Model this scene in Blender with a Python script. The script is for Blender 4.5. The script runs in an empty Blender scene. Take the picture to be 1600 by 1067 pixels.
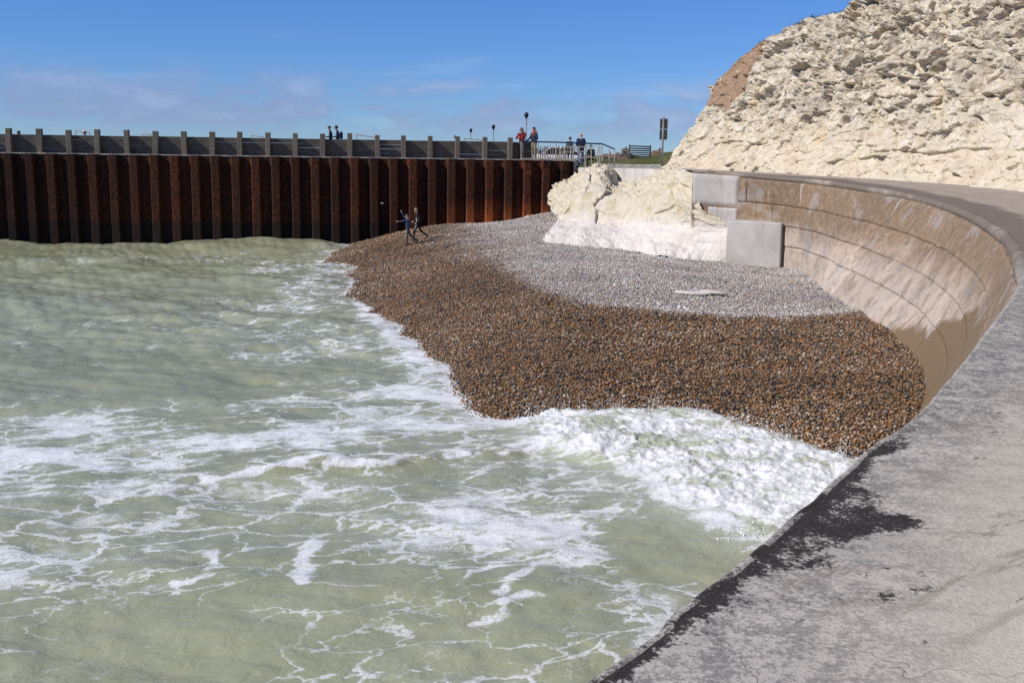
import bpy, bmesh, math, random
import numpy as np
from mathutils import Vector, Matrix

random.seed(7)
RNG = np.random.default_rng(11)
scn = bpy.context.scene
COL = scn.collection

# ------------------------------------------------------------------ camera
F_PX, W_PX, H_PX = 1650.0, 1600.0, 1067.0
PITCH = math.atan(293 / 1650.0)
ROLL = math.radians(0.8)
EYE = 5.2
CP, SP = math.cos(PITCH), math.sin(PITCH)
CR, SR = math.cos(ROLL), math.sin(ROLL)
cam_d = bpy.data.cameras.new('camera')
cam = bpy.data.objects.new('camera', cam_d)
COL.objects.link(cam)
cam_d.sensor_fit = 'HORIZONTAL'
cam_d.sensor_width = 36.0
cam_d.lens = 36.0 * F_PX / W_PX
cam_d.clip_start = 0.05
cam_d.clip_end = 20000
_f = Vector((0, CP, -SP)); _u = Vector((0, SP, CP)); _x = Vector((1, 0, 0))
_r = _x * CR + _u * SR
_up = _x * (-SR) + _u * CR
M = Matrix.Identity(4)
for i in range(3):
    M[i][0] = _r[i]; M[i][1] = _up[i]; M[i][2] = -_f[i]
M[2][3] = EYE
cam.matrix_world = M
scn.camera = cam

# ------------------------------------------------------------------ light
SUN_AZ = math.radians(22.0)      # in front of due left
SUN_EL = math.radians(39.5)
TO_SUN = Vector((-math.cos(SUN_AZ) * math.cos(SUN_EL), -math.sin(SUN_AZ) * math.cos(SUN_EL), math.sin(SUN_EL)))
world = bpy.data.worlds.new('World'); scn.world = world
world.use_nodes = True
sun_d = bpy.data.lights.new('sun', 'SUN')
sun_d.energy = 4.5
sun_d.angle = math.radians(0.5)
sun_d.color = (1.0, 0.94, 0.86)
sun = bpy.data.objects.new('sun', sun_d)
sun.rotation_euler = TO_SUN.to_track_quat('Z', 'Y').to_euler()
sun.location = (-30, -10, 40)
COL.objects.link(sun)
scn.view_settings.view_transform = 'Standard'
scn.view_settings.look = 'None'
scn.view_settings.exposure = 0.0
scn.view_settings.gamma = 1.0
scn.view_settings.use_curve_mapping = False
scn.render.engine = 'CYCLES'
scn.cycles.max_bounces = 6
scn.cycles.diffuse_bounces = 3
scn.cycles.glossy_bounces = 3
scn.cycles.transmission_bounces = 3
scn.cycles.caustics_reflective = False
scn.cycles.caustics_refractive = False
scn.cycles.sample_clamp_indirect = 4.0
scn.cycles.use_denoising = False

# ------------------------------------------------------------------ pixel -> world helpers (used to read off real positions)
def ray(px, py):
    u = px - 800.0; v = 533.5 - py
    u, v = u * CR - v * SR, u * SR + v * CR
    return np.array([u, F_PX * CP + v * SP, -F_PX * SP + v * CP]) / F_PX
def at_z(px, py, z):
    d = ray(px, py); t = (z - EYE) / d[2]
    return d * t + np.array([0, 0, EYE])
def at_y(px, py, y):
    d = ray(px, py); t = y / d[1]
    return d * t + np.array([0, 0, EYE])

# ------------------------------------------------------------------ node helper
class NT:
    def __init__(self, nt):
        self.nt = nt; self.n = nt.nodes; self.l = nt.links
    def new(self, t, **kw):
        n = self.n.new(t)
        for k, v in kw.items(): setattr(n, k, v)
        return n
    def put(self, sock, v):
        if isinstance(v, bpy.types.NodeSocket): self.l.new(v, sock)
        elif v is not None:
            if sock.type == 'RGBA' and hasattr(v, '__len__') and len(v) == 3: v = (*v, 1)
            sock.default_value = v
    def math(self, op, a, b=None, c=None, clamp=False):
        n = self.new('ShaderNodeMath', operation=op, use_clamp=clamp)
        self.put(n.inputs[0], a)
        if b is not None: self.put(n.inputs[1], b)
        if c is not None: self.put(n.inputs[2], c)
        return n.outputs[0]
    def vmath(self, op, a, b=None):
        n = self.new('ShaderNodeVectorMath', operation=op)
        self.put(n.inputs[0], a)
        if b is not None: self.put(n.inputs[1], b)
        return n.outputs[0]
    def vscale(self, a, s):
        return self.vmath('MULTIPLY', a, s if hasattr(s, '__len__') else (s, s, s))
    def pos(self): return self.new('ShaderNodeNewGeometry').outputs['Position']
    def obj(self): return self.new('ShaderNodeTexCoord').outputs['Object']
    def sep(self, v):
        n = self.new('ShaderNodeSeparateXYZ'); self.put(n.inputs[0], v); return n.outputs
    def comb(self, x, y, z):
        n = self.new('ShaderNodeCombineXYZ')
        for i, v in enumerate((x, y, z)): self.put(n.inputs[i], v)
        return n.outputs[0]
    def noise(self, vec, scale=1.0, detail=3.0, rough=0.55, dist=0.0, col=False):
        n = self.new('ShaderNodeTexNoise')
        self.put(n.inputs['Vector'], vec); self.put(n.inputs['Scale'], scale)
        n.inputs['Detail'].default_value = detail; n.inputs['Roughness'].default_value = rough
        n.inputs['Distortion'].default_value = dist
        return n.outputs['Color' if col else 'Fac']
    def voro(self, vec, scale=1.0, feature='F1', rnd=1.0, out='Distance'):
        n = self.new('ShaderNodeTexVoronoi', feature=feature)
        self.put(n.inputs['Vector'], vec); self.put(n.inputs['Scale'], scale)
        n.inputs['Randomness'].default_value = rnd
        return n.outputs[out]
    def step(self, x, a, b, lo=0.0, hi=1.0):
        n = self.new('ShaderNodeMapRange', interpolation_type='SMOOTHSTEP')
        self.put(n.inputs[0], x); self.put(n.inputs[1], a); self.put(n.inputs[2], b)
        self.put(n.inputs[3], lo); self.put(n.inputs[4], hi)
        return n.outputs[0]
    def ramp(self, fac, stops, interp='LINEAR'):
        n = self.new('ShaderNodeValToRGB'); self.put(n.inputs[0], fac)
        r = n.color_ramp; r.interpolation = interp
        while len(r.elements) < len(stops): r.elements.new(0.5)
        for e, (p, c) in zip(r.elements, stops):
            e.position = p; e.color = (*c, 1) if len(c) == 3 else c
        return n.outputs[0]
    def mix(self, fac, a, b, mode='MIX'):
        n = self.new('ShaderNodeMix', data_type='RGBA', blend_type=mode)
        self.put(n.inputs[0], fac); self.put(n.inputs[6], a); self.put(n.inputs[7], b)
        return n.outputs[2]
    def attr(self, name, typ='GEOMETRY', out='Fac'):
        n = self.new('ShaderNodeAttribute', attribute_name=name, attribute_type=typ)
        return n.outputs[out]
    def bump(self, h, strength=0.5, dist=0.02, normal=None):
        n = self.new('ShaderNodeBump')
        n.inputs['Strength'].default_value = strength; n.inputs['Distance'].default_value = dist
        self.put(n.inputs['Height'], h)
        if normal is not None: self.put(n.inputs['Normal'], normal)
        return n.outputs[0]

def new_mat(name):
    m = bpy.data.materials.new(name); m.use_nodes = True
    t = NT(m.node_tree)
    b = [n for n in t.n if n.type == 'BSDF_PRINCIPLED'][0]
    return m, t, b
def setb(t, b, color=None, rough=None, normal=None, spec=None, metal=None):
    if color is not None: t.put(b.inputs['Base Color'], color)
    if rough is not None: t.put(b.inputs['Roughness'], rough)
    if normal is not None: t.put(b.inputs['Normal'], normal)
    if spec is not None: t.put(b.inputs['Specular IOR Level'], spec)
    if metal is not None: t.put(b.inputs['Metallic'], metal)

def plain(name, col, rough=0.7, var=0.25, scale=6.0, bump=0.15, metal=0.0, spec=0.4):
    m, t, b = new_mat(name)
    p = t.obj()
    n = t.noise(p, scale, 5, 0.6)
    lo = tuple(c * (1 - var) for c in col); hi = tuple(min(1, c * (1 + var)) for c in col)
    setb(t, b, t.ramp(n, [(0.3, lo), (0.7, hi)]), rough, t.bump(t.noise(p, scale * 5, 4), bump, 0.01), spec, metal)
    return m

# ------------------------------------------------------------------ numpy noise
def _hash(ix, iy, seed=0):
    h = (ix.astype(np.int64) * 374761393 + iy.astype(np.int64) * 668265263 + seed * 974711) & 0x7fffffff
    h = ((h ^ (h >> 13)) * 1274126177) & 0x7fffffff
    h = (h ^ (h >> 16)) & 0xffffff
    return h / float(0xffffff)
def vnoise(x, y, seed=0):
    ix = np.floor(x); iy = np.floor(y); fx = x - ix; fy = y - iy
    fx = fx * fx * fx * (fx * (fx * 6 - 15) + 10); fy = fy * fy * fy * (fy * (fy * 6 - 15) + 10)
    a = _hash(ix, iy, seed); b = _hash(ix + 1, iy, seed); c = _hash(ix, iy + 1, seed); d = _hash(ix + 1, iy + 1, seed)
    return (a + (b - a) * fx) * (1 - fy) + (c + (d - c) * fx) * fy
def fbm(x, y, oct=4, seed=0, gain=0.5, lac=2.03):
    s = 0; a = 1.0; tot = 0
    for o in range(oct):
        s = s + a * (vnoise(x, y, seed + o * 17) - 0.5) * 2; tot += a
        a *= gain; x = x * lac + 13.7; y = y * lac + 7.1
    return s / tot
def blocks(x, y, seed=0, tilt=0.6):
    """cellular rock: each cell is a tilted plane -> angular blocks; returns height (-1..1) and distance to the edge"""
    ix = np.floor(x); iy = np.floor(y)
    d1 = np.full(x.shape, 9.0); d2 = np.full(x.shape, 9.0); val = np.zeros(x.shape)
    for dx in (-1, 0, 1):
        for dy in (-1, 0, 1):
            cx = ix + dx; cy = iy + dy
            px = cx + 0.1 + 0.8 * _hash(cx, cy, seed); py = cy + 0.1 + 0.8 * _hash(cx, cy, seed + 5)
            ex = x - px; ey = y - py
            d = np.maximum(np.abs(ex) + 0.35 * np.abs(ey), np.abs(ey) + 0.35 * np.abs(ex))
            v = (_hash(cx, cy, seed + 9) - 0.5) * 1.2 + tilt * ((_hash(cx, cy, seed + 12) - 0.5) * 2 * ex + (_hash(cx, cy, seed + 15) - 0.5) * 2 * ey)
            near = d < d1
            d2 = np.where(near, d1, np.minimum(d2, d)); val = np.where(near, v, val); d1 = np.where(near, d, d1)
    return val, d2 - d1
def sstep(a, b, x):
    t = np.clip((x - a) / (b - a), 0, 1); return t * t * (3 - 2 * t)

# ------------------------------------------------------------------ mesh helpers
def link(name, me, m=None, parent=None, loc=None, rot=None):
    o = bpy.data.objects.new(name, me); COL.objects.link(o)
    if m is not None and me is not None:
        for mm in (m if isinstance(m, (list, tuple)) else [m]): me.materials.append(mm)
    if parent is not None: o.parent = parent
    if loc is not None: o.location = loc
    if rot is not None: o.rotation_euler = rot
    return o
def tag(o, label=None, cat=None, group=None, kind=None):
    if label: o['label'] = label
    if cat: o['category'] = cat
    if group: o['group'] = group
    if kind: o['kind'] = kind
    return o
def thing(name, label, cat, loc=(0, 0, 0), rz=0.0, group=None):
    o = bpy.data.objects.new(name, None); COL.objects.link(o)
    o.empty_display_size = 0.2
    o.location = loc; o.rotation_euler = (0, 0, rz)
    return tag(o, label, cat, group, 'thing')
def arr_mesh(name, V, Fq, smooth=True):
    me = bpy.data.meshes.new(name)
    V = np.asarray(V, np.float32).reshape(-1, 3); Fq = np.asarray(Fq, np.int32)
    k = Fq.shape[1]
    me.vertices.add(len(V)); me.vertices.foreach_set('co', V.ravel())
    me.loops.add(Fq.size); me.loops.foreach_set('vertex_index', Fq.ravel())
    me.polygons.add(len(Fq))
    me.polygons.foreach_set('loop_start', np.arange(0, Fq.size, k, dtype=np.int32))
    me.polygons.foreach_set('loop_total', np.full(len(Fq), k, dtype=np.int32))
    me.update(calc_edges=True); me.validate()
    if smooth: me.polygons.foreach_set('use_smooth', np.ones(len(me.polygons), bool))
    return me
def grid_faces(r, c, flip=False):
    i = np.arange(r - 1)[:, None] * c + np.arange(c - 1)[None, :]
    i = i.ravel()
    q = np.stack([i, i + 1, i + c + 1, i + c], 1)
    return q[:, ::-1] if flip else q
def grid_mesh(name, P, smooth=True, flip=False):
    r, c = P.shape[:2]
    return arr_mesh(name, P.reshape(-1, 3), grid_faces(r, c, flip), smooth)
def fattr(me, name, vals):
    a = me.attributes.new(name, 'FLOAT', 'POINT'); a.data.foreach_set('value', np.asarray(vals, np.float32).ravel())

class MB:
    """collects boxes, bars, tubes and ellipsoids into one mesh"""
    def __init__(self): self.v = []; self.f = []
    def add(self, vs, fs):
        o = len(self.v); self.v += [tuple(p) for p in vs]; self.f += [tuple(i + o for i in q) for q in fs]; return self
    def box(self, c, s, rz=0.0, jitter=0.0, mat=None):
        vs = []
        for sx, sy, sz in ((-1,-1,-1),(1,-1,-1),(1,1,-1),(-1,1,-1),(-1,-1,1),(1,-1,1),(1,1,1),(-1,1,1)):
            p = Vector((sx * s[0] / 2, sy * s[1] / 2, sz * s[2] / 2))
            if jitter: p += Vector((random.uniform(-1, 1), random.uniform(-1, 1), random.uniform(-1, 1))) * jitter
            if rz: p = Matrix.Rotation(rz, 3, 'Z') @ p
            if mat is not None: p = mat @ p
            vs.append(p + Vector(c))
        return self.add(vs, [(0,3,2,1),(4,5,6,7),(0,1,5,4),(1,2,6,5),(2,3,7,6),(3,0,4,7)])
    def tube(self, a, b, r0, r1=None, n=8, caps=True):
        a = Vector(a); b = Vector(b); r1 = r0 if r1 is None else r1
        d = (b - a).normalized(); q = d.to_track_quat('Z', 'Y')
        vs = []
        for p, r in ((a, r0), (b, r1)):
            for k in range(n):
                th = 2 * math.pi * k / n
                vs.append(p + q @ Vector((math.cos(th) * r, math.sin(th) * r, 0)))
        fs = [(k, (k + 1) % n, n + (k + 1) % n, n + k) for k in range(n)]
        if caps: fs += [tuple(range(n - 1, -1, -1)), tuple(range(n, 2 * n))]
        return self.add(vs, fs)
    def path(self, pts, r, n=8):
        for a, b in zip(pts[:-1], pts[1:]): self.tube(a, b, r, n=n)
        return self
    def ball(self, c, s, n=10, m=7, R=None):
        vs = [Vector((0, 0, -1))]
        for j in range(1, m):
            ph = -math.pi / 2 + math.pi * j / m
            for k in range(n):
                th = 2 * math.pi * k / n
                vs.append(Vector((math.cos(ph) * math.cos(th), math.cos(ph) * math.sin(th), math.sin(ph))))
        vs.append(Vector((0, 0, 1)))
        s = (s, s, s) if not hasattr(s, '__len__') else s
        out = []
        for p in vs:
            p = Vector((p.x * s[0], p.y * s[1], p.z * s[2]))
            if R is not None: p = R @ p
            out.append(p + Vector(c))
        fs = [(0, 1 + (k + 1) % n, 1 + k) for k in range(n)]
        for j in range(m - 2):
            o = 1 + j * n
            fs += [(o + k, o + (k + 1) % n, o + n + (k + 1) % n, o + n + k) for k in range(n)]
        o = 1 + (m - 2) * n
        fs += [(o + k, o + (k + 1) % n, len(vs) - 1) for k in range(n)]
        return self.add(out, fs)
    def mesh(self, name, smooth=False, bevel=0.0):
        me = bpy.data.meshes.new(name); me.from_pydata(self.v, [], self.f); me.update()
        if bevel:
            bm = bmesh.new(); bm.from_mesh(me)
            bmesh.ops.bevel(bm, geom=list(bm.edges), offset=bevel, segments=1, affect='EDGES', profile=0.5)
            bm.to_mesh(me); bm.free()
        if smooth:
            for p in me.polygons: p.use_smooth = True
        return me
    def build(self, name, m, parent=None, loc=None, smooth=False, bevel=0.0, rot=None):
        return link(name, self.mesh(name, smooth, bevel), m, parent, loc, rot)

def catmull(P, n):
    """resample control points by a centripetal-ish Catmull-Rom to n points evenly in arc length"""
    P = np.asarray(P, float)
    Q = np.vstack([2 * P[0] - P[1], P, 2 * P[-1] - P[-2]])
    out = []
    for i in range(1, len(Q) - 2):
        t = np.linspace(0, 1, 24, endpoint=False)[:, None]
        p0, p1, p2, p3 = Q[i - 1], Q[i], Q[i + 1], Q[i + 2]
        out.append(0.5 * (2 * p1 + (p2 - p0) * t + (2 * p0 - 5 * p1 + 4 * p2 - p3) * t ** 2 + (3 * p1 - p0 - 3 * p2 + p3) * t ** 3))
    out = np.vstack(out + [P[-1:]])
    if n is None: return out
    return out

# ------------------------------------------------------------------ sky
def build_world():
    t = NT(world.node_tree)
    for n in list(t.n): t.n.remove(n)
    sky = t.new('ShaderNodeTexSky', sky_type='NISHITA', sun_disc=False)
    sky.sun_elevation = SUN_EL
    sky.sun_rotation = math.atan2(TO_SUN.x, TO_SUN.y)
    sky.altitude = 600; sky.air_density = 1.0; sky.dust_density = 0.0; sky.ozone_density = 6.0
    d = t.new('ShaderNodeTexCoord').outputs['Generated']
    x, y, z = t.sep(d)
    # thin low cumulus far away, all round the horizon; wisps a little higher
    q = t.vmath('MULTIPLY', d, (1.0, 1.0, 2.4))
    n1 = t.noise(q, 11.0, 6, 0.62, 0.2)
    n2 = t.noise(q, 3.2, 3, 0.5)
    band = t.math('MULTIPLY', t.step(z, 0.005, 0.03), t.step(z, 0.085, 0.045))
    cov = t.math('ADD', t.math('MULTIPLY', n1, 0.75), t.math('MULTIPLY', n2, 0.45))
    cum = t.math('MULTIPLY', t.step(t.math('ADD', cov, t.step(z, 0.075, 0.03, 0.0, 0.055)), 0.58, 0.70), band)
    q2 = t.vmath('MULTIPLY', d, (1.0, 1.0, 9.0))
    w = t.noise(q2, 4.0, 5, 0.55, 0.4)
    wis = t.math('MULTIPLY', t.step(w, 0.52, 0.78), t.math('MULTIPLY', t.step(z, 0.0, 0.02), t.step(z, 0.13, 0.05)))
    clear = t.mix(1.0, sky.outputs[0], (0.60, 0.86, 1.34), 'MULTIPLY')
    c = t.mix(t.math('MULTIPLY', wis, 0.40), clear, (5.6, 7.0, 10.0))
    c = t.mix(t.math('MULTIPLY', cum, 0.62), c, t.mix(t.step(n1, 0.48, 0.70), (3.2, 4.0, 6.5), (4.7, 5.5, 8.0)))
    bg = t.new('ShaderNodeBackground'); t.put(bg.inputs[0], c); bg.inputs[1].default_value = 0.084
    out = t.new('ShaderNodeOutputWorld'); t.l.new(bg.outputs[0], out.inputs[0])
build_world()

# ================================================================== curves of the place
# coping of the sea wall (top seaward edge), and the foot of its face, matched point by point
COPING = np.array([
    (-9.5, -9.5, 3.6), (-5.0, -3.9, 3.6), (-2.2, -0.15, 3.6), (0.19, 3.02, 3.6), (1.06, 4.22, 3.6), (1.89, 5.55, 3.6), (2.67, 6.69, 3.6),
    (3.97, 8.96, 3.6), (6.81, 14.17, 3.6), (7.72, 16.17, 3.62), (9.28, 19.76, 3.65), (10.41, 22.75, 3.70), (11.37, 26.3, 3.85),
    (12.0, 29.8, 4.0), (11.95, 33.4, 4.2), (11.2, 39.0, 4.4), (10.35, 41.9, 4.46), (9.2, 43.4, 4.52), (7.35, 44.2, 4.616)])
FOOT = np.array([
    (-11.0, -8.6, 0.3), (-6.5, -3.0, 0.3), (-3.7, 0.75, 0.3), (-1.3, 3.95, 0.3), (-0.4, 5.2, 0.3), (0.5, 6.5, 0.3), (1.25, 7.6, 0.3),
    (2.6, 9.9, 0.3), (5.3, 15.1, 0.3), (6.35, 17.1, 0.3), (8.0, 20.07, 0.4), (9.05, 22.9, 0.55), (9.65, 26.0, 0.7),
    (9.94, 29.84, 0.85), (10.1, 33.8, 0.92), (10.75, 38.5, 0.95), (10.45, 41.6, 0.95), (9.15, 43.05, 0.95), (7.38, 43.98, 0.95)])
INNER = np.array([
    (-2.0, -14.0, 3.62), (2.0, -8.0, 3.62), (4.5, -4.5, 3.62), (7.0, -1.0, 3.62), (8.5, 1.0, 3.62), (9.8, 3.0, 3.63), (11.0, 5.0, 3.64),
    (12.6, 8.2, 3.66), (15.2, 14.5, 3.74), (16.1, 17.5, 3.80), (17.0, 22.0, 3.92), (17.3, 26.0, 4.02), (17.2, 30.0, 4.10),
    (16.9, 34.0, 4.2), (16.2, 38.0, 4.3), (14.6, 41.2, 4.4), (12.9, 44.5, 4.47), (11.4, 48.0, 4.52), (8.2, 58.0, 4.58)])
def linked(P, k=24):
    Q = np.vstack([2 * P[0] - P[1], P, 2 * P[-1] - P[-2]])
    out = []
    for i in range(1, len(Q) - 2):
        t = np.linspace(0, 1, k, endpoint=False)[:, None]
        p0, p1, p2, p3 = Q[i - 1], Q[i], Q[i + 1], Q[i + 2]
        out.append(0.5 * (2 * p1 + (p2 - p0) * t + (2 * p0 - 5 * p1 + 4 * p2 - p3) * t ** 2 + (3 * p1 - p0 - 3 * p2 + p3) * t ** 3))
    return np.vstack(out + [P[-1:]])
CC, FF, II = linked(COPING), linked(FOOT), linked(INNER)
NS = len(CC)
ARC = np.concatenate([[0], np.cumsum(np.linalg.norm(np.diff(CC[:, :2], axis=0), axis=1))])
# pile wall line
def wall_y(x): return 60.2 + 0.125 * x
WALL_DIR = np.array([1, 0.125]) / math.hypot(1, 0.125)
WALL_NRM = np.array([0.125, -1]) / math.hypot(1, 0.125)     # towards the camera
DECK_Z = 4.92

# ================================================================== beach surface (thin plate spline)
def _ctrl():
    c = []
    for px, py, z in [(555, 420, -.02), (550, 462, -.03), (600, 492, 0.), (650, 532, .01), (705, 572, .03), (715, 600, .05), (770, 627, .05), (830, 640, .02),
                      (950, 645, -.02), (1080, 650, -.03), (1200, 680, -.03), (1340, 720, -.03),
                      (720, 350, 1.3), (760, 400, 1.2), (830, 455, 1.12), (900, 475, 1.05), (1000, 490, .98), (1160, 502, .92), (1300, 500, .86),
                      (640, 382, .85), (655, 375, .95), (850, 377, 1.35), (960, 392, 1.2), (1050, 402, 1.1), (1130, 412, 1.0), (860, 350, 1.7),
                      (1220, 417, .98), (1280, 455, .95), (1345, 490, .85), (1420, 545, .7), (1440, 640, .4),
                      (680, 450, .72), (780, 520, .6), (1000, 560, .5), (1200, 590, .45), (900, 580, .35)]:
        c.append(at_z(px, py, z))
    for px, py in [(578, 373), (600, 367), (640, 357), (690, 350), (740, 349), (800, 344), (870, 330)]:
        c.append(at_y(px, py, 59.9))
    c += [(-13, 60, -.6), (-12, 50, -.7), (-10.5, 40, -.75), (-7, 30, -.8), (-4.5, 24, -.8), (-1, 18.5, -.7), (4, 17, -.6), (6, 14.5, -.9), (0, 12, -1.4),
          (-12, 20, -1.9), (-22, 45, -1.9), (-20, 60, -1.6), (12, 24, .8), (12.5, 32, 1.0), (12, 40, 1.05), (8, 47, 1.3), (4, 62, 2.2), (6, 55, 1.8)]
    return np.array(c)
_C = _ctrl()
def _tps_fit(C):
    n = len(C); d = np.linalg.norm(C[:, None, :2] - C[None, :, :2], axis=2)
    K = np.where(d > 0, d * d * np.log(d + 1e-9), 0) + np.eye(n) * 0.6
    P = np.hstack([np.ones((n, 1)), C[:, :2]])
    A = np.zeros((n + 3, n + 3)); A[:n, :n] = K; A[:n, n:] = P; A[n:, :n] = P.T
    return np.linalg.solve(A, np.concatenate([C[:, 2], np.zeros(3)]))
_WT = _tps_fit(_C)
def beach_z(x, y):
    x = np.asarray(x, float); y = np.asarray(y, float)
    return _tps(x, y) + berm(x, y)
def _tps(x, y):
    z = _WT[-3] + _WT[-2] * x + _WT[-1] * y
    for (cx, cy, _), w in zip(_C, _WT[:-3]):
        r2 = (x - cx) ** 2 + (y - cy) ** 2
        z = z + w * 0.5 * r2 * np.log(r2 + 1e-9)
    return z
def berm(x, y):
    d = poly_dist(x, y, WETLINE) + 0.35 * fbm(x * .5, y * .5, 3, 18)
    near = 1 - sstep(34, 42, y)
    return near * (0.07 * np.exp(-((d - .15) / .42) ** 2) + 0.035 * np.exp(-((d + 1.9) / .5) ** 2) + 0.03 * np.exp(-((d + 3.6) / .5) ** 2)) * (0.6 + .6 * fbm(x * .35, y * .35, 2, 28)) * sstep(-.1, .35, _tps(x, y))
WETLINE = np.array([at_z(px, py, z)[:2] for px, py, z in [(700, 347, 1.2), (722, 372, 1.2), (765, 402, 1.2), (800, 432, 1.15), (835, 457, 1.12), (905, 477, 1.05), (1000, 489, .98), (1080, 496, .95), (1160, 503, .92), (1240, 501, .89), (1300, 498, .86), (1350, 490, .85)]])
def poly_dist(x, y, L):
    """signed-ish distance to a polyline: positive on its left side (walking along it)"""
    best = np.full(x.shape, 1e9); sgn = np.ones(x.shape)
    for a, b in zip(L[:-1], L[1:]):
        ab = b - a; t = np.clip(((x - a[0]) * ab[0] + (y - a[1]) * ab[1]) / (ab @ ab), 0, 1)
        dx = x - a[0] - t * ab[0]; dy = y - a[1] - t * ab[1]; d = np.hypot(dx, dy)
        s = np.sign(ab[0] * dy - ab[1] * dx)
        m = d < best; best = np.where(m, d, best); sgn = np.where(m, s, sgn)
    return best * sgn
def wetness(x, y):
    d = poly_dist(x, y, WETLINE)              # >0: landward (dry) side
    n = fbm(x * 0.9, y * 0.9, 5, 31, .6) * 0.8 + fbm(x * .25, y * .25, 2, 77) * 0.6
    far = sstep(36, 46, y)                     # the boundary is vaguer at the far end
    wdt = 0.45 + 2.4 * far
    return 1 - sstep(-wdt, wdt, d + n * (0.5 + far))

# ================================================================== water fields
def blob_line(x, y, pts, width, soft=0.6):
    L = np.array([at_z(px, py, 0.0)[:2] for px, py in pts])
    d = np.abs(poly_dist(x, y, L))
    return 1 - sstep(width * (1 - soft), width * (1 + soft), d)
def surge_mask(x, y):
    P = [(780, 650), (840, 636), (960, 634), (1090, 640), (1200, 666), (1330, 700), (1450, 735), (1400, 830), (1250, 850), (1170, 825), (1090, 790), (1030, 770), (960, 735), (880, 700)]
    L = np.array([at_z(px, py, 0.05)[:2] for px, py in P]); L = np.vstack([L, L[:1]])
    ins = np.zeros(x.shape, bool)
    for (x0, y0), (x1, y1) in zip(L[:-1], L[1:]):
        c = ((y0 > y) != (y1 > y)) & (x < (x1 - x0) * (y - y0) / (y1 - y0 + 1e-9) + x0)
        ins ^= c
    d = np.abs(poly_dist(x, y, L)); d = np.where(ins, d, -d)
    d = d + fbm(x * 1.1, y * 1.1, 3, 5) * 0.45
    return sstep(-0.35, 0.75, d)
CREST = np.array([at_z(px, py, 0.1)[:2] for px, py in [(180, 772), (330, 745), (480, 725), (600, 719), (680, 712), (740, 702), (850, 692), (950, 690)]])
def water_fields(x, y):
    h = np.zeros(x.shape)
    # swell: long low waves running to the beach, and wind chop as many small sines
    r = np.random.default_rng(3)
    wx = x + 0.5 * fbm(x * .3, y * .3, 2, 50)
    for k in range(48):
        lam = 0.45 * (26.0 ** (k / 47.0)); kk = 2 * math.pi / lam
        th = math.radians(84) + r.normal(0, 0.50); ph = r.uniform(0, 6.28)
        amp = 0.0066 * lam ** 0.62 * r.uniform(0.5, 1.1)
        a = kk * (math.cos(th) * wx + math.sin(th) * y) + ph
        s = np.sin(a); h += amp * (s + 0.25 * np.cos(2 * a))
    h *= 0.62 + 0.75 * sstep(20, 34, y)
    h += 0.04 * fbm(x * .55, y * .55, 3, 8)
    # set-up against the pile wall
    h += 0.26 * sstep(50, 58, y) + 0.09 * np.sin(x * 0.42 + 1.2) * sstep(52, 58, y)
    depth = -beach_z(x, y)
    sg = surge_mask(x, y)
    sx, sy = x * 1.0, y * 1.0
    lump = np.abs(fbm(sx * 1.4, sy * 1.4, 5, 21, 0.55)); lump2 = 1 - np.abs(fbm(sx * 3.4 + 3, sy * 3.4, 4, 44, 0.55)) * 2
    h = h * (1 - 0.6 * sg) + sg * (0.07 + 0.11 * lump + 0.025 * lump2 + 0.022 * (1 - np.abs(fbm(sx * 4.2, sy * 4.2 + 9, 3, 191)) * 2.2) ** 2 + 0.03 * fbm(sx * 9, sy * 9, 3, 91))
    rag = np.exp(-((depth + 0.02) / 0.16) ** 2) * sstep(.05, .4, sg)
    h += rag * (0.10 * np.abs(fbm(sx * 2.2, sy * 2.2, 4, 222, .6)) + 0.05 * fbm(sx * 6, sy * 6, 3, 223) - 0.02)
    # a small broken crest
    dc = poly_dist(x, y, CREST) + 0.10 * fbm(x * 1.3, y * 1.3, 3, 61)
    along = sstep(-6.8, -4.2, x) * (1 - sstep(2.0, 3.6, x))
    crest = np.where(dc > 0, np.exp(-(dc / 0.75) ** 2), np.exp(-(dc / 0.16) ** 2)) * along
    h += 0.12 * crest * (0.75 + 0.5 * fbm(x * 2.0, y * 2.0, 3, 14))
    # thin film of swash where the bed is shallow
    shore = np.exp(-np.clip(depth, 0, 9) / 0.16)
    h = h * (1 - 0.55 * shore * (1 - sg))
    # ---- foam density
    x0_, y0_ = x, y
    x = x0_ + 0.42 * fbm(x0_ * .9, y0_ * .9, 4, 101, .6); y = y0_ + 0.42 * fbm(x0_ * .9 + 40, y0_ * .9, 4, 102, .6)
    D = np.full(x.shape, 0.17)
    m = lambda v, a: np.maximum(D, v * a)
    D = D + 0.38 * sstep(34, 15, y) * (0.66 + 0.9 * fbm(x * .35, y * .35, 3, 71))
    D = m(blob_line(x, y, [(-40, 735), (120, 712), (260, 698), (400, 688), (540, 672), (640, 652)], 1.7, .7) * (0.82 + .55 * fbm(x * .8, y * 1.2, 4, 4)), 0.68)
    D = m(blob_line(x, y, [(-40, 800), (100, 775), (250, 765), (420, 765), (560, 760)], 1.0, .9), 0.50)
    D = m(blob_line(x, y, [(380, 640), (450, 620), (560, 640), (640, 652)], .7, .8), 0.50)
    D = m(blob_line(x, y, [(560, 655), (700, 660), (860, 650)], .75, .9), 0.62)
    D = m(blob_line(x, y, [(600, 610), (700, 620), (800, 640)], .9, .8), 0.66)
    D = m(blob_line(x, y, [(565, 440), (600, 500), (660, 555), (712, 600)], 1.1, .8), 0.60)
    D = m(blob_line(x, y, [(480, 470), (520, 400), (580, 378)], 2.0, .9), 0.46)
    D = m(blob_line(x, y, [(60, 510), (180, 505), (300, 520), (420, 500)], 1.2, .9), 0.30)
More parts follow.
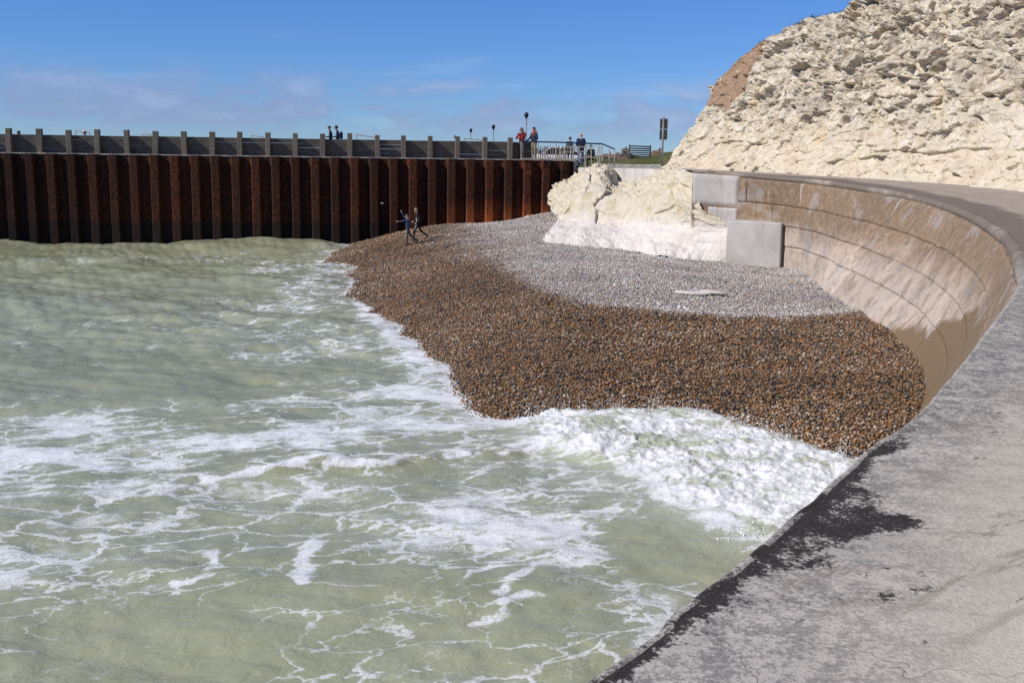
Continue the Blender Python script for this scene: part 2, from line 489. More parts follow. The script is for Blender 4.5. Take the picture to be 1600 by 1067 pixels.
    D = m(blob_line(x, y, [(130, 408), (330, 402), (480, 425), (540, 430)], 3.0, .9), 0.34)
    D = m(blob_line(x, y, [(995, 812), (925, 830), (880, 862), (840, 895), (770, 935)], .16, .9), 0.66)
    D = m(blob_line(x, y, [(968, 800), (860, 812), (740, 835), (640, 818)], .13, .95), 0.60)
    D = m(blob_line(x, y, [(900, 850), (800, 885), (710, 915)], .11, .95), 0.56)
    D = m(blob_line(x, y, [(830, 935), (770, 950), (735, 985)], .15, .9), 0.64)
    D = m(blob_line(x, y, [(512, 846), (490, 875), (472, 915)], .24, .8), 0.66)
    D = m(blob_line(x, y, [(960, 975), (1000, 965), (1060, 975)], .10, .9), 0.60)
    D = m(blob_line(x, y, [(360, 865), (230, 920), (190, 930)], .10, .95), 0.58)
    D = m(blob_line(x, y, [(205, 985), (240, 995), (238, 1020)], .10, .9), 0.58)
    D = m(blob_line(x, y, [(720, 770), (560, 800), (420, 800), (300, 830)], .9, .9), 0.46)
    D = m(blob_line(x, y, [(860, 730), (700, 745), (560, 775)], .5, .9), 0.40)
    D = D + 0.10 * fbm(x0_ * 1.7, y0_ * 1.7, 4, 120)
    D = np.maximum(D, (0.34 + .25 * fbm(x0_ * .5, y0_ * .5, 3, 133)) * blob_line(x, y, [(420, 470), (470, 540), (560, 600), (660, 640)], 3.2, .7))
    # clearer water
    D = D * (1 - 0.75 * blob_line(x, y, [(1010, 835), (1060, 870), (1110, 860)], .7, .6))
    D = D * (1 - 0.55 * blob_line(x, y, [(-60, 1000), (100, 1010), (300, 1050)], 1.4, .7))
    D = D * (1 - 0.5 * blob_line(x, y, [(-100, 600), (200, 590), (350, 590)], 2.0, .6))
    x, y = x0_, y0_
    D = np.maximum(D, 0.82 * crest * (0.8 + .8 * fbm(x * 2.2, y * 2.2, 3, 150)))
    rim = np.exp(-(np.clip(depth + h, 0, 9) / 0.07)) ; D = np.maximum(D, 0.78 * rim)
    D = np.maximum(D, sg * (0.70 + 0.70 * fbm(x * 1.2, y * 1.6, 5, 7, .6)))
    D = np.maximum(D, 0.62 * blob_line(x, y, [(830, 690), (960, 715), (1080, 790), (1180, 845), (1230, 850)], .5, .9))
    turb = np.maximum(sg, blob_line(x, y, [(840, 680), (980, 730), (1090, 800), (1200, 850)], .8, .9) * .7)
    return h, np.clip(D, 0, 1), turb

# ================================================================== materials of the setting
def mat_water():
    m, t, b = new_mat('sea_water')
    p = t.pos()
    D = t.attr('foam'); T = t.attr('turbid')
    # streaked, warped coordinates for the foam lace
    rot = t.new('ShaderNodeVectorRotate', rotation_type='Z_AXIS'); t.put(rot.inputs['Vector'], p); rot.inputs['Angle'].default_value = math.radians(-14)
    q = t.vmath('MULTIPLY', rot.outputs[0], (0.62, 1.0, 0.0))
    warp = t.vmath('SUBTRACT', t.noise(q, 1.3, 4, 0.6, 0.0, True), (0.5, 0.5, 0.5))
    q1 = t.vmath('ADD', q, t.vscale(warp, 1.15))
    warp2 = t.vmath('SUBTRACT', t.noise(q, 5.0, 3, 0.6, 0.0, True), (0.5, 0.5, 0.5))
    q1 = t.vmath('ADD', q1, t.vscale(warp2, 0.26))
    e1 = t.voro(q1, 1.25, 'DISTANCE_TO_EDGE'); e2 = t.voro(q1, 3.6, 'DISTANCE_TO_EDGE')
    nz = t.noise(q1, 1.6, 6, 0.66)
    fine = t.noise(q, 16.0, 4, 0.7)
    gate = t.noise(q, 0.9, 2, 0.5)                      # filaments come and go
    Dg = t.math('ADD', D, t.math('MULTIPLY', t.math('SUBTRACT', gate, 0.5), 0.55))
    wid1 = t.math('MAXIMUM', t.math('MULTIPLY', t.math('SUBTRACT', Dg, 0.20), 0.22), 0.0)
    l1 = t.step(t.math('SUBTRACT', t.math('ADD', wid1, t.math('MULTIPLY', t.math('SUBTRACT', fine, 0.5), 0.03)), e1), -0.012, 0.03)
    wid2 = t.math('MAXIMUM', t.math('MULTIPLY', t.math('SUBTRACT', Dg, 0.34), 0.26), 0.0)
    l2 = t.step(t.math('SUBTRACT', t.math('ADD', wid2, t.math('MULTIPLY', t.math('SUBTRACT', fine, 0.5), 0.05)), e2), -0.015, 0.05)
    patch = t.step(t.math('ADD', t.math('ADD', t.math('MULTIPLY', D, 0.9), t.math('MULTIPLY', nz, 0.9)), t.math('MULTIPLY', fine, 0.18)), 0.98, 1.13)
    have = t.step(Dg, 0.14, 0.26)
    foam = t.math('MAXIMUM', t.math('MULTIPLY', t.math('MAXIMUM', l1, t.math('MULTIPLY', l2, 0.85)), have), patch)
    foam = t.math('MULTIPLY', foam, t.step(fine, 0.18, 0.45, 0.62, 1.0))
    e3 = t.voro(t.vmath('ADD', q, t.vscale(warp2, 0.5)), 9.0, 'DISTANCE_TO_EDGE')
    hole = t.math('MULTIPLY', t.step(e3, 0.10, 0.24), t.step(t.noise(q, 2.3, 4, 0.6), 0.44, 0.62))
    foam = t.math('MULTIPLY', foam, t.math('SUBTRACT', 1.0, t.math('MULTIPLY', hole, 0.5)))
    # colour of the milky chalk water
    big = t.noise(p, 0.35, 3, 0.5)
    wc = t.ramp(big, [(0.3, (0.285, 0.300, 0.182)), (0.7, (0.362, 0.374, 0.235))])
    wc = t.mix(T, wc, (0.46, 0.48, 0.34))
    veil = t.math('MULTIPLY', t.step(t.math('ADD', D, t.math('MULTIPLY', nz, 0.5)), 0.45, 1.1), 0.35)
    wc = t.mix(veil, wc, (0.56, 0.58, 0.48))
    rip = t.math('ADD', t.math('MULTIPLY', t.noise(t.vmath('MULTIPLY', rot.outputs[0], (1.0, 1.5, 1.0)), 3.2, 5, 0.6, 0.6), 1.0), t.math('MULTIPLY', t.noise(p, 9.0, 2, 0.5), 0.10))
    nb = t.bump(rip, 0.40, 0.10)
    setb(t, b, wc, 0.09, nb, 0.5); b.inputs['IOR'].default_value = 1.333
    fb = t.new('ShaderNodeBsdfPrincipled')
    fh = t.math('ADD', t.math('MULTIPLY', foam, 0.6), t.math('ADD', t.math('MULTIPLY', t.noise(p, 26.0, 4, 0.7), 0.55), t.math('MULTIPLY', t.noise(p, 8.0, 5, 0.7), 1.0)))
    setb(t, fb, t.mix(t.step(t.noise(p, 3.5, 5, 0.65), 0.30, 0.48), (0.58, 0.62, 0.54), (0.83, 0.84, 0.84)), 0.62, t.bump(fh, 0.45, 0.05), 0.3)
    mx = t.new('ShaderNodeMixShader'); t.put(mx.inputs[0], t.math('MULTIPLY', foam, t.step(D, 0.25, 0.72, 0.62, 0.95))); t.l.new(b.outputs[0], mx.inputs[1]); t.l.new(fb.outputs[0], mx.inputs[2])
    out = [n for n in t.n if n.type == 'OUTPUT_MATERIAL'][0]; t.l.new(mx.outputs[0], out.inputs[0])
    return m

def mat_pebble(instancer=True):
    m, t, b = new_mat('pebbles' if instancer else 'shingle_bed')
    if instancer:
        wet = t.attr('wet', 'INSTANCER'); rnd = t.attr('rnd', 'INSTANCER')
        rnd2 = t.attr('rnd2', 'INSTANCER')
    else:
        wet = t.attr('wet')
        rnd = t.voro(t.pos(), 14.0, out='Color'); rnd = t.sep(rnd)[0]; rnd2 = t.noise(t.pos(), 40.0, 2)
    wetc = t.ramp(rnd, [(0.0, (0.016, 0.015, 0.014)), (0.18, (0.040, 0.037, 0.034)), (0.30, (0.095, 0.086, 0.074)), (0.36, (0.19, 0.098, 0.032)), (0.58, (0.34, 0.175, 0.050)), (0.70, (0.20, 0.125, 0.062)), (0.82, (0.30, 0.215, 0.120)), (0.94, (0.36, 0.29, 0.20)), (1.0, (0.46, 0.42, 0.36))])
    dryc = t.ramp(rnd, [(0.0, (0.155, 0.15, 0.15)), (0.2, (0.31, 0.295, 0.285)), (0.42, (0.46, 0.44, 0.415)), (0.60, (0.57, 0.54, 0.50)), (0.72, (0.50, 0.39, 0.29)), (0.82, (0.42, 0.29, 0.19)), (0.92, (0.60, 0.56, 0.51)), (1.0, (0.80, 0.78, 0.76))])
    wetc = t.mix(1.0, wetc, (0.95, 0.85, 0.74), 'MULTIPLY')
    col = t.mix(wet, dryc, wetc)
    spec = t.noise(t.obj(), 6.0, 4, 0.6)
    col = t.mix(0.45, col, t.ramp(spec, [(0.3, (0.55, 0.55, 0.55)), (0.7, (1.25, 1.22, 1.2))]), 'MULTIPLY')
    rough = t.math('MULTIPLY_ADD', wet, -0.42, 0.82)
    rough = t.math('ADD', rough, t.math('MULTIPLY', rnd2, 0.12))
    setb(t, b, col, rough, None if instancer else t.bump(t.voro(t.pos(), 14.0), 0.8, 0.05), 0.45)
    return m

def mat_chalk(kind):
    m, t, b = new_mat('chalk_' + kind)
    p = t.pos()
    n0 = t.noise(p, 0.35, 4, 0.6); n1 = t.noise(p, 1.6, 6, 0.65, 0.3); n2 = t.noise(p, 7.0, 5, 0.65)
    if kind == 'cliff':
        z = t.sep(p)[2]
        base = t.ramp(n1, [(0.25, (0.47, 0.385, 0.265)), (0.5, (0.60, 0.535, 0.425)), (0.75, (0.69, 0.645, 0.56))])
        # yellow staining near the foot, grey weathering and soil wash higher up
        low = t.step(t.math('ADD', z, t.math('MULTIPLY', n0, 3.0)), 9.2, 6.2)
        base = t.mix(t.math('MULTIPLY', low, 0.32), base, (0.62, 0.51, 0.34))
        q = t.vmath('MULTIPLY', p, (1.0, 1.0, 0.45))
        wash = t.noise(q, 0.75, 8, 0.76, 0.3)
        up = t.step(t.math('ADD', z, t.math('MULTIPLY', n0, 3.0)), 7.2, 10.0)
        col = t.mix(t.math('MULTIPLY', t.step(wash, 0.45, 0.60), t.math('MULTIPLY', up, 0.52)), base, t.mix(n2, (0.22, 0.175, 0.135), (0.42, 0.36, 0.295)))
        col = t.mix(t.math('MULTIPLY', t.step(n2, 0.58, 0.72), t.math('MULTIPLY', up, 0.42)), col, (0.38, 0.34, 0.29))
        fl = t.voro(t.vmath('MULTIPLY', p, (1, 1, 1.6)), 2.6)
        fsel = t.noise(p, 1.1, 3)
        col = t.mix(t.math('MULTIPLY', t.step(fl, 0.13, 0.07), t.step(fsel, 0.52, 0.6)), col, (0.09, 0.085, 0.085))
        rust = t.noise(t.vmath('MULTIPLY', p, (0.8, 0.8, 0.35)), 0.9, 4, 0.6)
        col = t.mix(t.math('MULTIPLY', t.step(rust, 0.58, 0.75), 0.45), col, (0.62, 0.44, 0.20))
    else:
        zone = t.attr('zone')
        white = t.ramp(n1, [(0.3, (0.60, 0.54, 0.48)), (0.7, (0.70, 0.655, 0.60))])
        yel = t.ramp(n1, [(0.25, (0.44, 0.375, 0.24)), (0.5, (0.575, 0.515, 0.395)), (0.75, (0.65, 0.605, 0.515))])
        moss = t.step(t.noise(p, 0.9, 5, 0.6), 0.55, 0.70)
        yel = t.mix(t.math('MULTIPLY', moss, 0.55), yel, (0.40, 0.335, 0.13))
        zz = t.step(t.math('ADD', zone, t.math('MULTIPLY', t.math('SUBTRACT', n1, 0.5), 1.1)), 0.30, 0.78)
        col = t.mix(zz, white, yel)
        fl = t.voro(p, 2.2); col = t.mix(t.step(fl, 0.09, 0.05), col, (0.16, 0.14, 0.12))
    pw = t.vmath('ADD', p, t.vscale(t.vmath('SUBTRACT', t.noise(p, 2.0, 3, 0.6, 0, True), (.5, .5, .5)), 0.5))
    if kind == 'cliff':
        c1 = t.sep(t.voro(pw, 1.7, out='Color'))[0]; c2 = t.sep(t.voro(pw, 4.2, out='Color'))[1]
        tn = t.math('ADD', t.math('MULTIPLY', c1, 0.5), t.math('MULTIPLY', c2, 0.5))
        amt = t.math('MULTIPLY_ADD', up, 0.5, 0.35)
        col = t.mix(amt, col, t.ramp(tn, [(0.15, (0.72, 0.705, 0.69)), (0.5, (1.02, 1.01, 0.99)), (0.85, (1.18, 1.17, 1.15))]), 'MULTIPLY')
    h = t.math('ADD', t.math('MULTIPLY', t.noise(p, 3.0, 6, 0.7), 1.0), t.math('ADD', t.math('MULTIPLY', t.voro(pw, 4.2), 0.9), t.math('MULTIPLY', t.voro(pw, 9.0), 0.4)))
    setb(t, b, col, 0.92, t.bump(h, 0.55 if kind == 'cliff' else 0.3, 0.12), 0.15)
    return m

def mat_promenade():
    m, t, b = new_mat('promenade_concrete')
    p = t.pos(); w = t.attr('weed'); dry = t.attr('dry'); far = t.attr('far'); dmp = t.attr('damp')
    n1 = t.noise(p, 1.1, 6, 0.62, 0.3); n2 = t.noise(p, 9.0, 6, 0.72); n3 = t.noise(p, 48.0, 4, 0.7); n4 = t.noise(p, 160.0, 2, 0.6)
    base = t.ramp(n1, [(0.25, (0.37, 0.352, 0.328)), (0.5, (0.48, 0.456, 0.42)), (0.75, (0.57, 0.54, 0.495))])
    base = t.mix(dry, base, t.ramp(n1, [(0.3, (0.50, 0.46, 0.40)), (0.7, (0.63, 0.585, 0.515))]))
    # dark grimy scale of algae in a fine-grained crust
    grime = t.step(t.math('ADD', t.math('MULTIPLY', n2, 0.75), t.math('MULTIPLY', n3, 0.45)), 0.54, 0.66)
    base = t.mix(t.math('MULTIPLY', grime, t.math('MULTIPLY', t.math('SUBTRACT', 1.0, dry), 0.50)), base, (0.105, 0.106, 0.112))
    pale = t.step(t.math('ADD', t.math('MULTIPLY', n1, 0.5), t.math('MULTIPLY', n3, 0.5)), 0.55, 0.66)
    base = t.mix(t.math('MULTIPLY', pale, 0.45), base, (0.50, 0.48, 0.45))
    # damp streaks
    st = t.noise(t.vmath('MULTIPLY', p, (0.8, 2.2, 1.0)), 2.2, 5, 0.7, 0.4)
    base = t.mix(t.math('MULTIPLY', t.step(st, 0.55, 0.68), t.math('MULTIPLY', dmp, 0.6)), base, (0.17, 0.145, 0.115))
    # tan wash marks running slantwise, speckled dark band behind the edge
    rt = t.new('ShaderNodeVectorRotate', rotation_type='Z_AXIS'); t.put(rt.inputs['Vector'], p); rt.inputs['Angle'].default_value = math.radians(-38)
    sl = t.noise(t.vmath('MULTIPLY', rt.outputs[0], (0.7, 4.0, 1.0)), 2.0, 6, 0.68, 0.3)
    base = t.mix(t.math('MULTIPLY', t.step(sl, 0.54, 0.66), t.math('MULTIPLY', dmp, 0.75)), base, (0.26, 0.205, 0.15))
    base = t.mix(t.math('MULTIPLY', t.step(sl, 0.42, 0.30), t.math('MULTIPLY', dry, 0.5)), base, (0.60, 0.58, 0.54))
    band = t.attr('band')
    spk = t.step(t.math('ADD', t.math('MULTIPLY', n3, 0.55), t.math('ADD', t.math('MULTIPLY', n2, 0.35), t.math('MULTIPLY', n4, 0.25))), 0.50, 0.64)
    base = t.mix(t.math('MULTIPLY', spk, t.math('MULTIPLY', band, 0.62)), base, (0.085, 0.085, 0.088))
    isl = t.noise(t.vmath('MULTIPLY', rt.outputs[0], (1.0, 2.6, 1.0)), 3.6, 4, 0.6)
    isl = t.math('MULTIPLY', t.step(t.math('ADD', isl, t.math('MULTIPLY', n3, 0.16)), 0.735, 0.80), t.attr('isles'))
    base = t.mix(t.math('MULTIPLY', isl, 0.85), base, t.mix(n3, (0.05, 0.042, 0.03), (0.17, 0.145, 0.10)))
    # weed: black-brown crust, ragged
    ws = t.math('ADD', w, t.math('ADD', t.math('MULTIPLY', t.math('SUBTRACT', n2, 0.5), 0.9), t.math('MULTIPLY', t.math('SUBTRACT', n3, 0.5), 0.9)))
    weed = t.step(ws, 0.46, 0.62)
    wc = t.ramp(n3, [(0.35, (0.014, 0.012, 0.011)), (0.6, (0.045, 0.036, 0.028)), (0.8, (0.15, 0.125, 0.095))])
    # far walkway: brown grit
    fc = t.ramp(t.noise(p, 2.0, 6, 0.7), [(0.3, (0.30, 0.25, 0.20)), (0.7, (0.43, 0.37, 0.30))])
    edge = t.attr('edge')
    fs = t.noise(t.vmath('MULTIPLY', p, (1, .5, 1)), 1.0, 5, 0.65)
    fc = t.mix(t.math('MULTIPLY', t.step(t.math('ADD', edge, t.math('MULTIPLY', t.math('SUBTRACT', fs, 0.5), 1.2)), 0.35, 0.7), 0.75), fc, (0.125, 0.098, 0.078))
    base = t.mix(1.0, base, (1.02, 1.0, 0.95), 'MULTIPLY')
    col = t.mix(far, base, fc)
    col = t.mix(weed, col, wc)
    # fine cracks
    ck = t.voro(t.vmath('ADD', p, t.vscale(t.noise(p, 2.0, 4, 0.6, 0, True), 0.8)), 0.42, 'DISTANCE_TO_EDGE')
    crack = t.math('MULTIPLY', t.step(ck, 0.0028, 0.001), t.step(t.noise(p, 0.7, 2), 0.48, 0.56))
    col = t.mix(t.math('MULTIPLY', crack, 0.3), col, (0.05, 0.045, 0.04))
    sp = t.voro(p, 70.0); col = t.mix(t.math('MULTIPLY', t.step(sp, 0.22, 0.12), 0.25), col, (0.10, 0.095, 0.09))
    h = t.math('ADD', t.math('MULTIPLY', n2, 0.6), t.math('ADD', t.math('MULTIPLY', n3, 0.5), t.math('MULTIPLY', n4, 0.25)))
    h = t.math('SUBTRACT', t.math('ADD', h, t.math('MULTIPLY', weed, 0.35)), t.math('MULTIPLY', crack, 0.25))
    rough = t.math('SUBTRACT', 0.9, t.math('MULTIPLY', weed, 0.18))
    setb(t, b, col, rough, t.bump(h, 0.55, 0.018), 0.3)
    return m

def mat_wall(kind='old'):
    m, t, b = new_mat('wall_concrete_' + kind)
    p = t.pos(); x, y, z = t.sep(p)
    n1 = t.noise(p, 0.8, 6, 0.62, 0.2); n2 = t.noise(p, 5.0, 6, 0.7); n3 = t.noise(p, 40.0, 4, 0.7)
    vert = t.noise(t.comb(t.attr('arc'), t.math('MULTIPLY', z, 0.13), 0.0), 2.4, 5, 0.65)
    tone = t.new('ShaderNodeObjectInfo').outputs['Random']
    if kind == 'old':
        brown = t.ramp(n2, [(0.3, (0.165, 0.112, 0.068)), (0.55, (0.27, 0.188, 0.120)), (0.75, (0.36, 0.275, 0.195))])
        pale = t.ramp(n2, [(0.3, (0.43, 0.345, 0.27)), (0.7, (0.58, 0.485, 0.40))])
        lim = t.math('MULTIPLY_ADD', t.math('SUBTRACT', n1, 0.5), 2.4, z)
        col = t.mix(t.step(lim, 2.95, 1.75), brown, pale)
        grey = t.step(n1, 0.52, 0.64)
        blot = t.noise(p, 1.9, 7, 0.72, 0.4)
        col = t.mix(t.math('MULTIPLY', t.step(blot, 0.50, 0.62), 0.55), col, (0.20, 0.155, 0.115))
        col = t.mix(t.math('MULTIPLY', grey, 0.5), col, (0.40, 0.37, 0.345))
        ckw = t.voro(t.vmath('ADD', p, t.vscale(t.noise(p, 1.6, 5, 0.65, 0, True), 0.9)), 0.45, 'DISTANCE_TO_EDGE')
        col = t.mix(t.math('MULTIPLY', t.step(ckw, 0.009, 0.003), 0.35), col, (0.06, 0.05, 0.04))
        streak = t.step(vert, 0.60, 0.72)
        col = t.mix(t.math('MULTIPLY', streak, 0.55), col, (0.62, 0.60, 0.57))
        red = t.math('MULTIPLY', t.step(t.noise(p, 1.3, 4), 0.62, 0.72), t.step(n2, 0.5, 0.6)); col = t.mix(t.math('MULTIPLY', red, 0.35), col, (0.36, 0.15, 0.10))
        peb = t.voro(p, 16.0); pc = t.voro(p, 16.0, out='Color')
        col = t.mix(t.math('MULTIPLY', t.step(peb, 0.30, 0.18), 0.35), col, t.mix(t.sep(pc)[0], (0.10, 0.075, 0.055), (0.62, 0.50, 0.36)))
        col = t.mix(1.0, col, t.ramp(tone, [(0.0, (0.86, 0.86, 0.86)), (1.0, (1.08, 1.07, 1.06))]), 'MULTIPLY')
        # spray-wetted foot at the near end
        wl = t.math('ADD', z, t.math('MULTIPLY', t.math('SUBTRACT', n1, 0.5), 1.5))
        lim2 = t.math('MULTIPLY_ADD', t.math('SUBTRACT', 27.5, y), 0.20, 0.80)
        lim2 = t.math('MINIMUM', lim2, 2.5)
        wet = t.step(t.math('SUBTRACT', lim2, wl), -0.12, 0.10)
        wet = t.math('MAXIMUM', wet, t.math('MULTIPLY', t.math('MULTIPLY', t.step(vert, 0.57, 0.64), 0.8), t.step(t.math('SUBTRACT', lim2, wl), -0.9, -0.3)))
        wet = t.math('MULTIPLY', wet, t.step(y, 29.5, 27.5))
        col = t.mix(wet, col, t.mix(n3, (0.135, 0.088, 0.045), (0.27, 0.185, 0.10)))
        rough = t.math('MULTIPLY_ADD', wet, -0.35, 0.88)
    else:
        col = t.ramp(n1, [(0.3, (0.40, 0.37, 0.335)), (0.7, (0.58, 0.55, 0.505))])
        col = t.mix(t.math('MULTIPLY', t.step(vert, 0.50, 0.66), 0.55), col, (0.60, 0.58, 0.55))
        col = t.mix(t.math('MULTIPLY', t.step(t.noise(t.comb(t.attr('arc'), t.math('MULTIPLY', z, 0.1), 7.0), 3.3, 4, .6), 0.55, 0.7), 0.4), col, (0.22, 0.195, 0.17))
        rough = 0.88
    h = t.math('ADD', t.math('MULTIPLY', n2, 0.7), t.math('MULTIPLY', n3, 0.4))
    setb(t, b, col, rough, t.bump(h, 0.5, 0.03), 0.25)
    return m

def mat_rust():
    m, t, b = new_mat('rusted_sheet_steel')
    p = t.pos(); z = t.sep(p)[2]
    q = t.vmath('MULTIPLY', p, (1, 1, 0.7))
    n1 = t.noise(q, 2.2, 6, 0.7, 0.2); n2 = t.noise(q, 8.0, 6, 0.72); v = t.voro(t.vmath('ADD', q, t.vscale(t.noise(q, 3, 3, .6, 0, True), .4)), 5.0)
    col = t.ramp(n2, [(0.25, (0.010, 0.0055, 0.005)), (0.45, (0.034, 0.013, 0.008)), (0.62, (0.10, 0.031, 0.013)), (0.8, (0.20, 0.066, 0.024))])
    col = t.mix(t.step(v, 0.34, 0.20), col, t.mix(n1, (0.010, 0.009, 0.009), (0.040, 0.026, 0.021)))
    oo = t.step(t.math('MULTIPLY_ADD', t.math('SUBTRACT', n1, 0.5), 1.2, z), 2.9, 1.2)
    x = t.sep(p)[0]
    col = t.mix(t.math('MULTIPLY', t.math('MULTIPLY', oo, t.step(x, -5.5, -1.0)), 0.75), col, (0.36, 0.105, 0.028))
    tide = t.step(t.math('MULTIPLY_ADD', t.math('SUBTRACT', n1, 0.5), 0.7, z), 1.45, 1.15)
    tide = t.math('MULTIPLY', tide, t.step(x, -5.0, -8.0))
    col = t.mix(t.math('MULTIPLY', tide, 0.88), col, (0.020, 0.014, 0.012))
    rn = t.new('ShaderNodeObjectInfo').outputs['Random']
    col = t.mix(1.0, col, t.ramp(rn, [(0.0, (0.55, 0.55, 0.58)), (0.5, (1.0, 0.95, 0.9)), (1.0, (1.45, 1.2, 1.05))]), 'MULTIPLY')
    lng = t.noise(t.vmath('MULTIPLY', p, (1, 1, .12)), 5.0, 5, 0.7)
    col = t.mix(t.math('MULTIPLY', t.step(lng, 0.52, 0.66), 0.6), col, (0.022, 0.016, 0.014))
    setb(t, b, col, 0.85, t.bump(t.math('ADD', n2, t.math('MULTIPLY', v, 0.5)), 0.7, 0.03), 0.2)
    return m

def mat_wood(name, a, bcol, scale=1.0):
    m, t, b = new_mat(name)
    p = t.obj()
    g = t.noise(t.vmath('MULTIPLY', p, (1.5, 12, 14)), 1.6 * scale, 5, 0.65, 0.4)
    n = t.noise(p, 1.2, 4)
    col = t.ramp(t.math('ADD', t.math('MULTIPLY', g, 0.7), t.math('MULTIPLY', n, 0.3)), [(0.3, a), (0.7, bcol)])
    setb(t, b, col, 0.9, t.bump(g, 0.5, 0.02), 0.2)
    return m

def mat_grass():
    m, t, b = new_mat('turf')
    p = t.pos(); n = t.noise(p, 0.9, 5, 0.6); n2 = t.noise(p, 8.0, 4, 0.7)
    col = t.ramp(n2, [(0.3, (0.045, 0.062, 0.018)), (0.55, (0.092, 0.105, 0.034)), (0.75, (0.19, 0.165, 0.07))])
    col = t.mix(t.step(n, 0.52, 0.68), col, (0.23, 0.18, 0.09))
    setb(t, b, col, 0.95, t.bump(n2, 0.8, 0.1), 0.1)
    return m
MW = mat_water(); MPEB = mat_pebble(True); MBED = mat_pebble(False); MCLIFF = mat_chalk('cliff'); MCHALK = mat_chalk('outcrop')
MPROM = mat_promenade(); MWALL = mat_wall('old'); MGREY = mat_wall('grey'); MRUST = mat_rust()
MPOST = mat_wood('weathered_post_timber', (0.10, 0.085, 0.065), (0.27, 0.235, 0.185)); MBOARD = mat_wood('weathered_board_timber', (0.058, 0.050, 0.042), (0.165, 0.146, 0.122))
MGRASS = mat_grass()
MCONC = plain('pale_concrete', (0.42, 0.40, 0.37), 0.9, 0.3, 2.0, 0.3)
MGALV = plain('weathered_galvanised_pipe', (0.42, 0.38, 0.30), 0.55, 0.3, 4.0, 0.1, 0.2)
MBLUE = plain('dark_blue_paint', (0.012, 0.025, 0.085), 0.45, 0.3, 4.0, 0.1)
MDARK = plain('dark_stained_timber', (0.022, 0.020, 0.020), 0.8, 0.3)
MFLINT = plain('grey_flint', (0.32, 0.31, 0.31), 0.7, 0.4, 20)
MSOIL = plain('brown_clay', (0.285, 0.165, 0.095), 0.95, 0.45, 2.2, 0.8)

# ================================================================== the setting
def build_water():
    R, Cn = 680, 980
    # rows: finer near the viewer's shore, wider far away; a sheet of real waves
    u = np.linspace(0, 1, R)
    y0, y1 = 6.5, 63.0
    yy = 1 / (1 / y0 + (1 / y1 - 1 / y0) * u)
    yy = 0.8 * yy + 0.2 * (y0 + (y1 - y0) * u)
    c = np.linspace(0, 1, Cn)
    xl = -(0.53 * yy + 4.0)
    xr = np.interp(yy, [6.5, 10, 15, 17.5, 20, 24, 28, 63], [3.0, 5.0, 7.6, 8.6, 9.0, 5.0, 2.5, 1.0])
    X = xl[:, None] + (xr - xl)[:, None] * c[None, :]
    Y = np.repeat(yy[:, None], Cn, 1)
    h, D, T = water_fields(X, Y)
    # pull sideways a little for sharper crests
    P = np.stack([X, Y, h], 2)
    me = grid_mesh('sea', P)
    fattr(me, 'foam', D); fattr(me, 'turbid', T)
    o = link('sea', me, MW); tag(o, kind='structure')
    # the rest of the sea out to the horizon
    m, t, b = new_mat('open_sea')
    p = t.pos()
    setb(t, b, (0.13, 0.16, 0.12), 0.15, t.bump(t.noise(p, 0.8, 5, 0.6), 0.5, 0.4), 0.5)
    s = link('open_sea', arr_mesh('open_sea', [(-9000, -9000, -.75), (9000, -9000, -.75), (9000, 9000, -.75), (-9000, 9000, -.75)], [(0, 1, 2, 3)], False), m)
    tag(s, kind='structure')
build_water()

def build_beach():
    xs = np.arange(-14, 13.2, 0.14); ys = np.arange(11, 63.5, 0.16)
    X, Y = np.meshgrid(xs, ys)
    Z = beach_z(X, Y) + 0.02 * fbm(X * 1.2, Y * 1.2, 4, 3) - 0.02
    me = grid_mesh('beach', np.stack([X, Y, Z], 2))
    fattr(me, 'wet', wetness(X, Y))
    tag(link('beach', me, MBED), kind='structure')
build_beach()

def inside_land(x, y):
    """beach side of the wall foot, in front of the piles"""
    ok = (y < wall_y(x) - 0.25)
    fx = np.interp(y, FOOT[8:16, 1], FOOT[8:16, 0])
    return ok & (x < fx + 0.25)

def pebble_mesh(k):
    bm = bmesh.new(); bmesh.ops.create_icosphere(bm, subdivisions=2, radius=1.0)
    r = random.Random(k * 13 + 1)
    ax = Vector((r.uniform(.8, 1.2), r.uniform(.65, .95), r.uniform(.45, .7)))
    dirs = [(Vector((r.uniform(-1, 1), r.uniform(-1, 1), r.uniform(-1, 1))).normalized(), r.uniform(.55, .85)) for _ in range(5)]
    for v in bm.verts:
        p = v.co.copy()
        for d, lim in dirs:
            s = p.dot(d)
            if s > lim: p -= d * (s - lim) * 0.75
        v.co = Vector((p.x * ax.x, p.y * ax.y, p.z * ax.z)) * 0.5
    me = bpy.data.meshes.new('pebble_shape'); bm.to_mesh(me); bm.free()
    for p in me.polygons: p.use_smooth = True
    me.materials.append(MPEB)
    return me

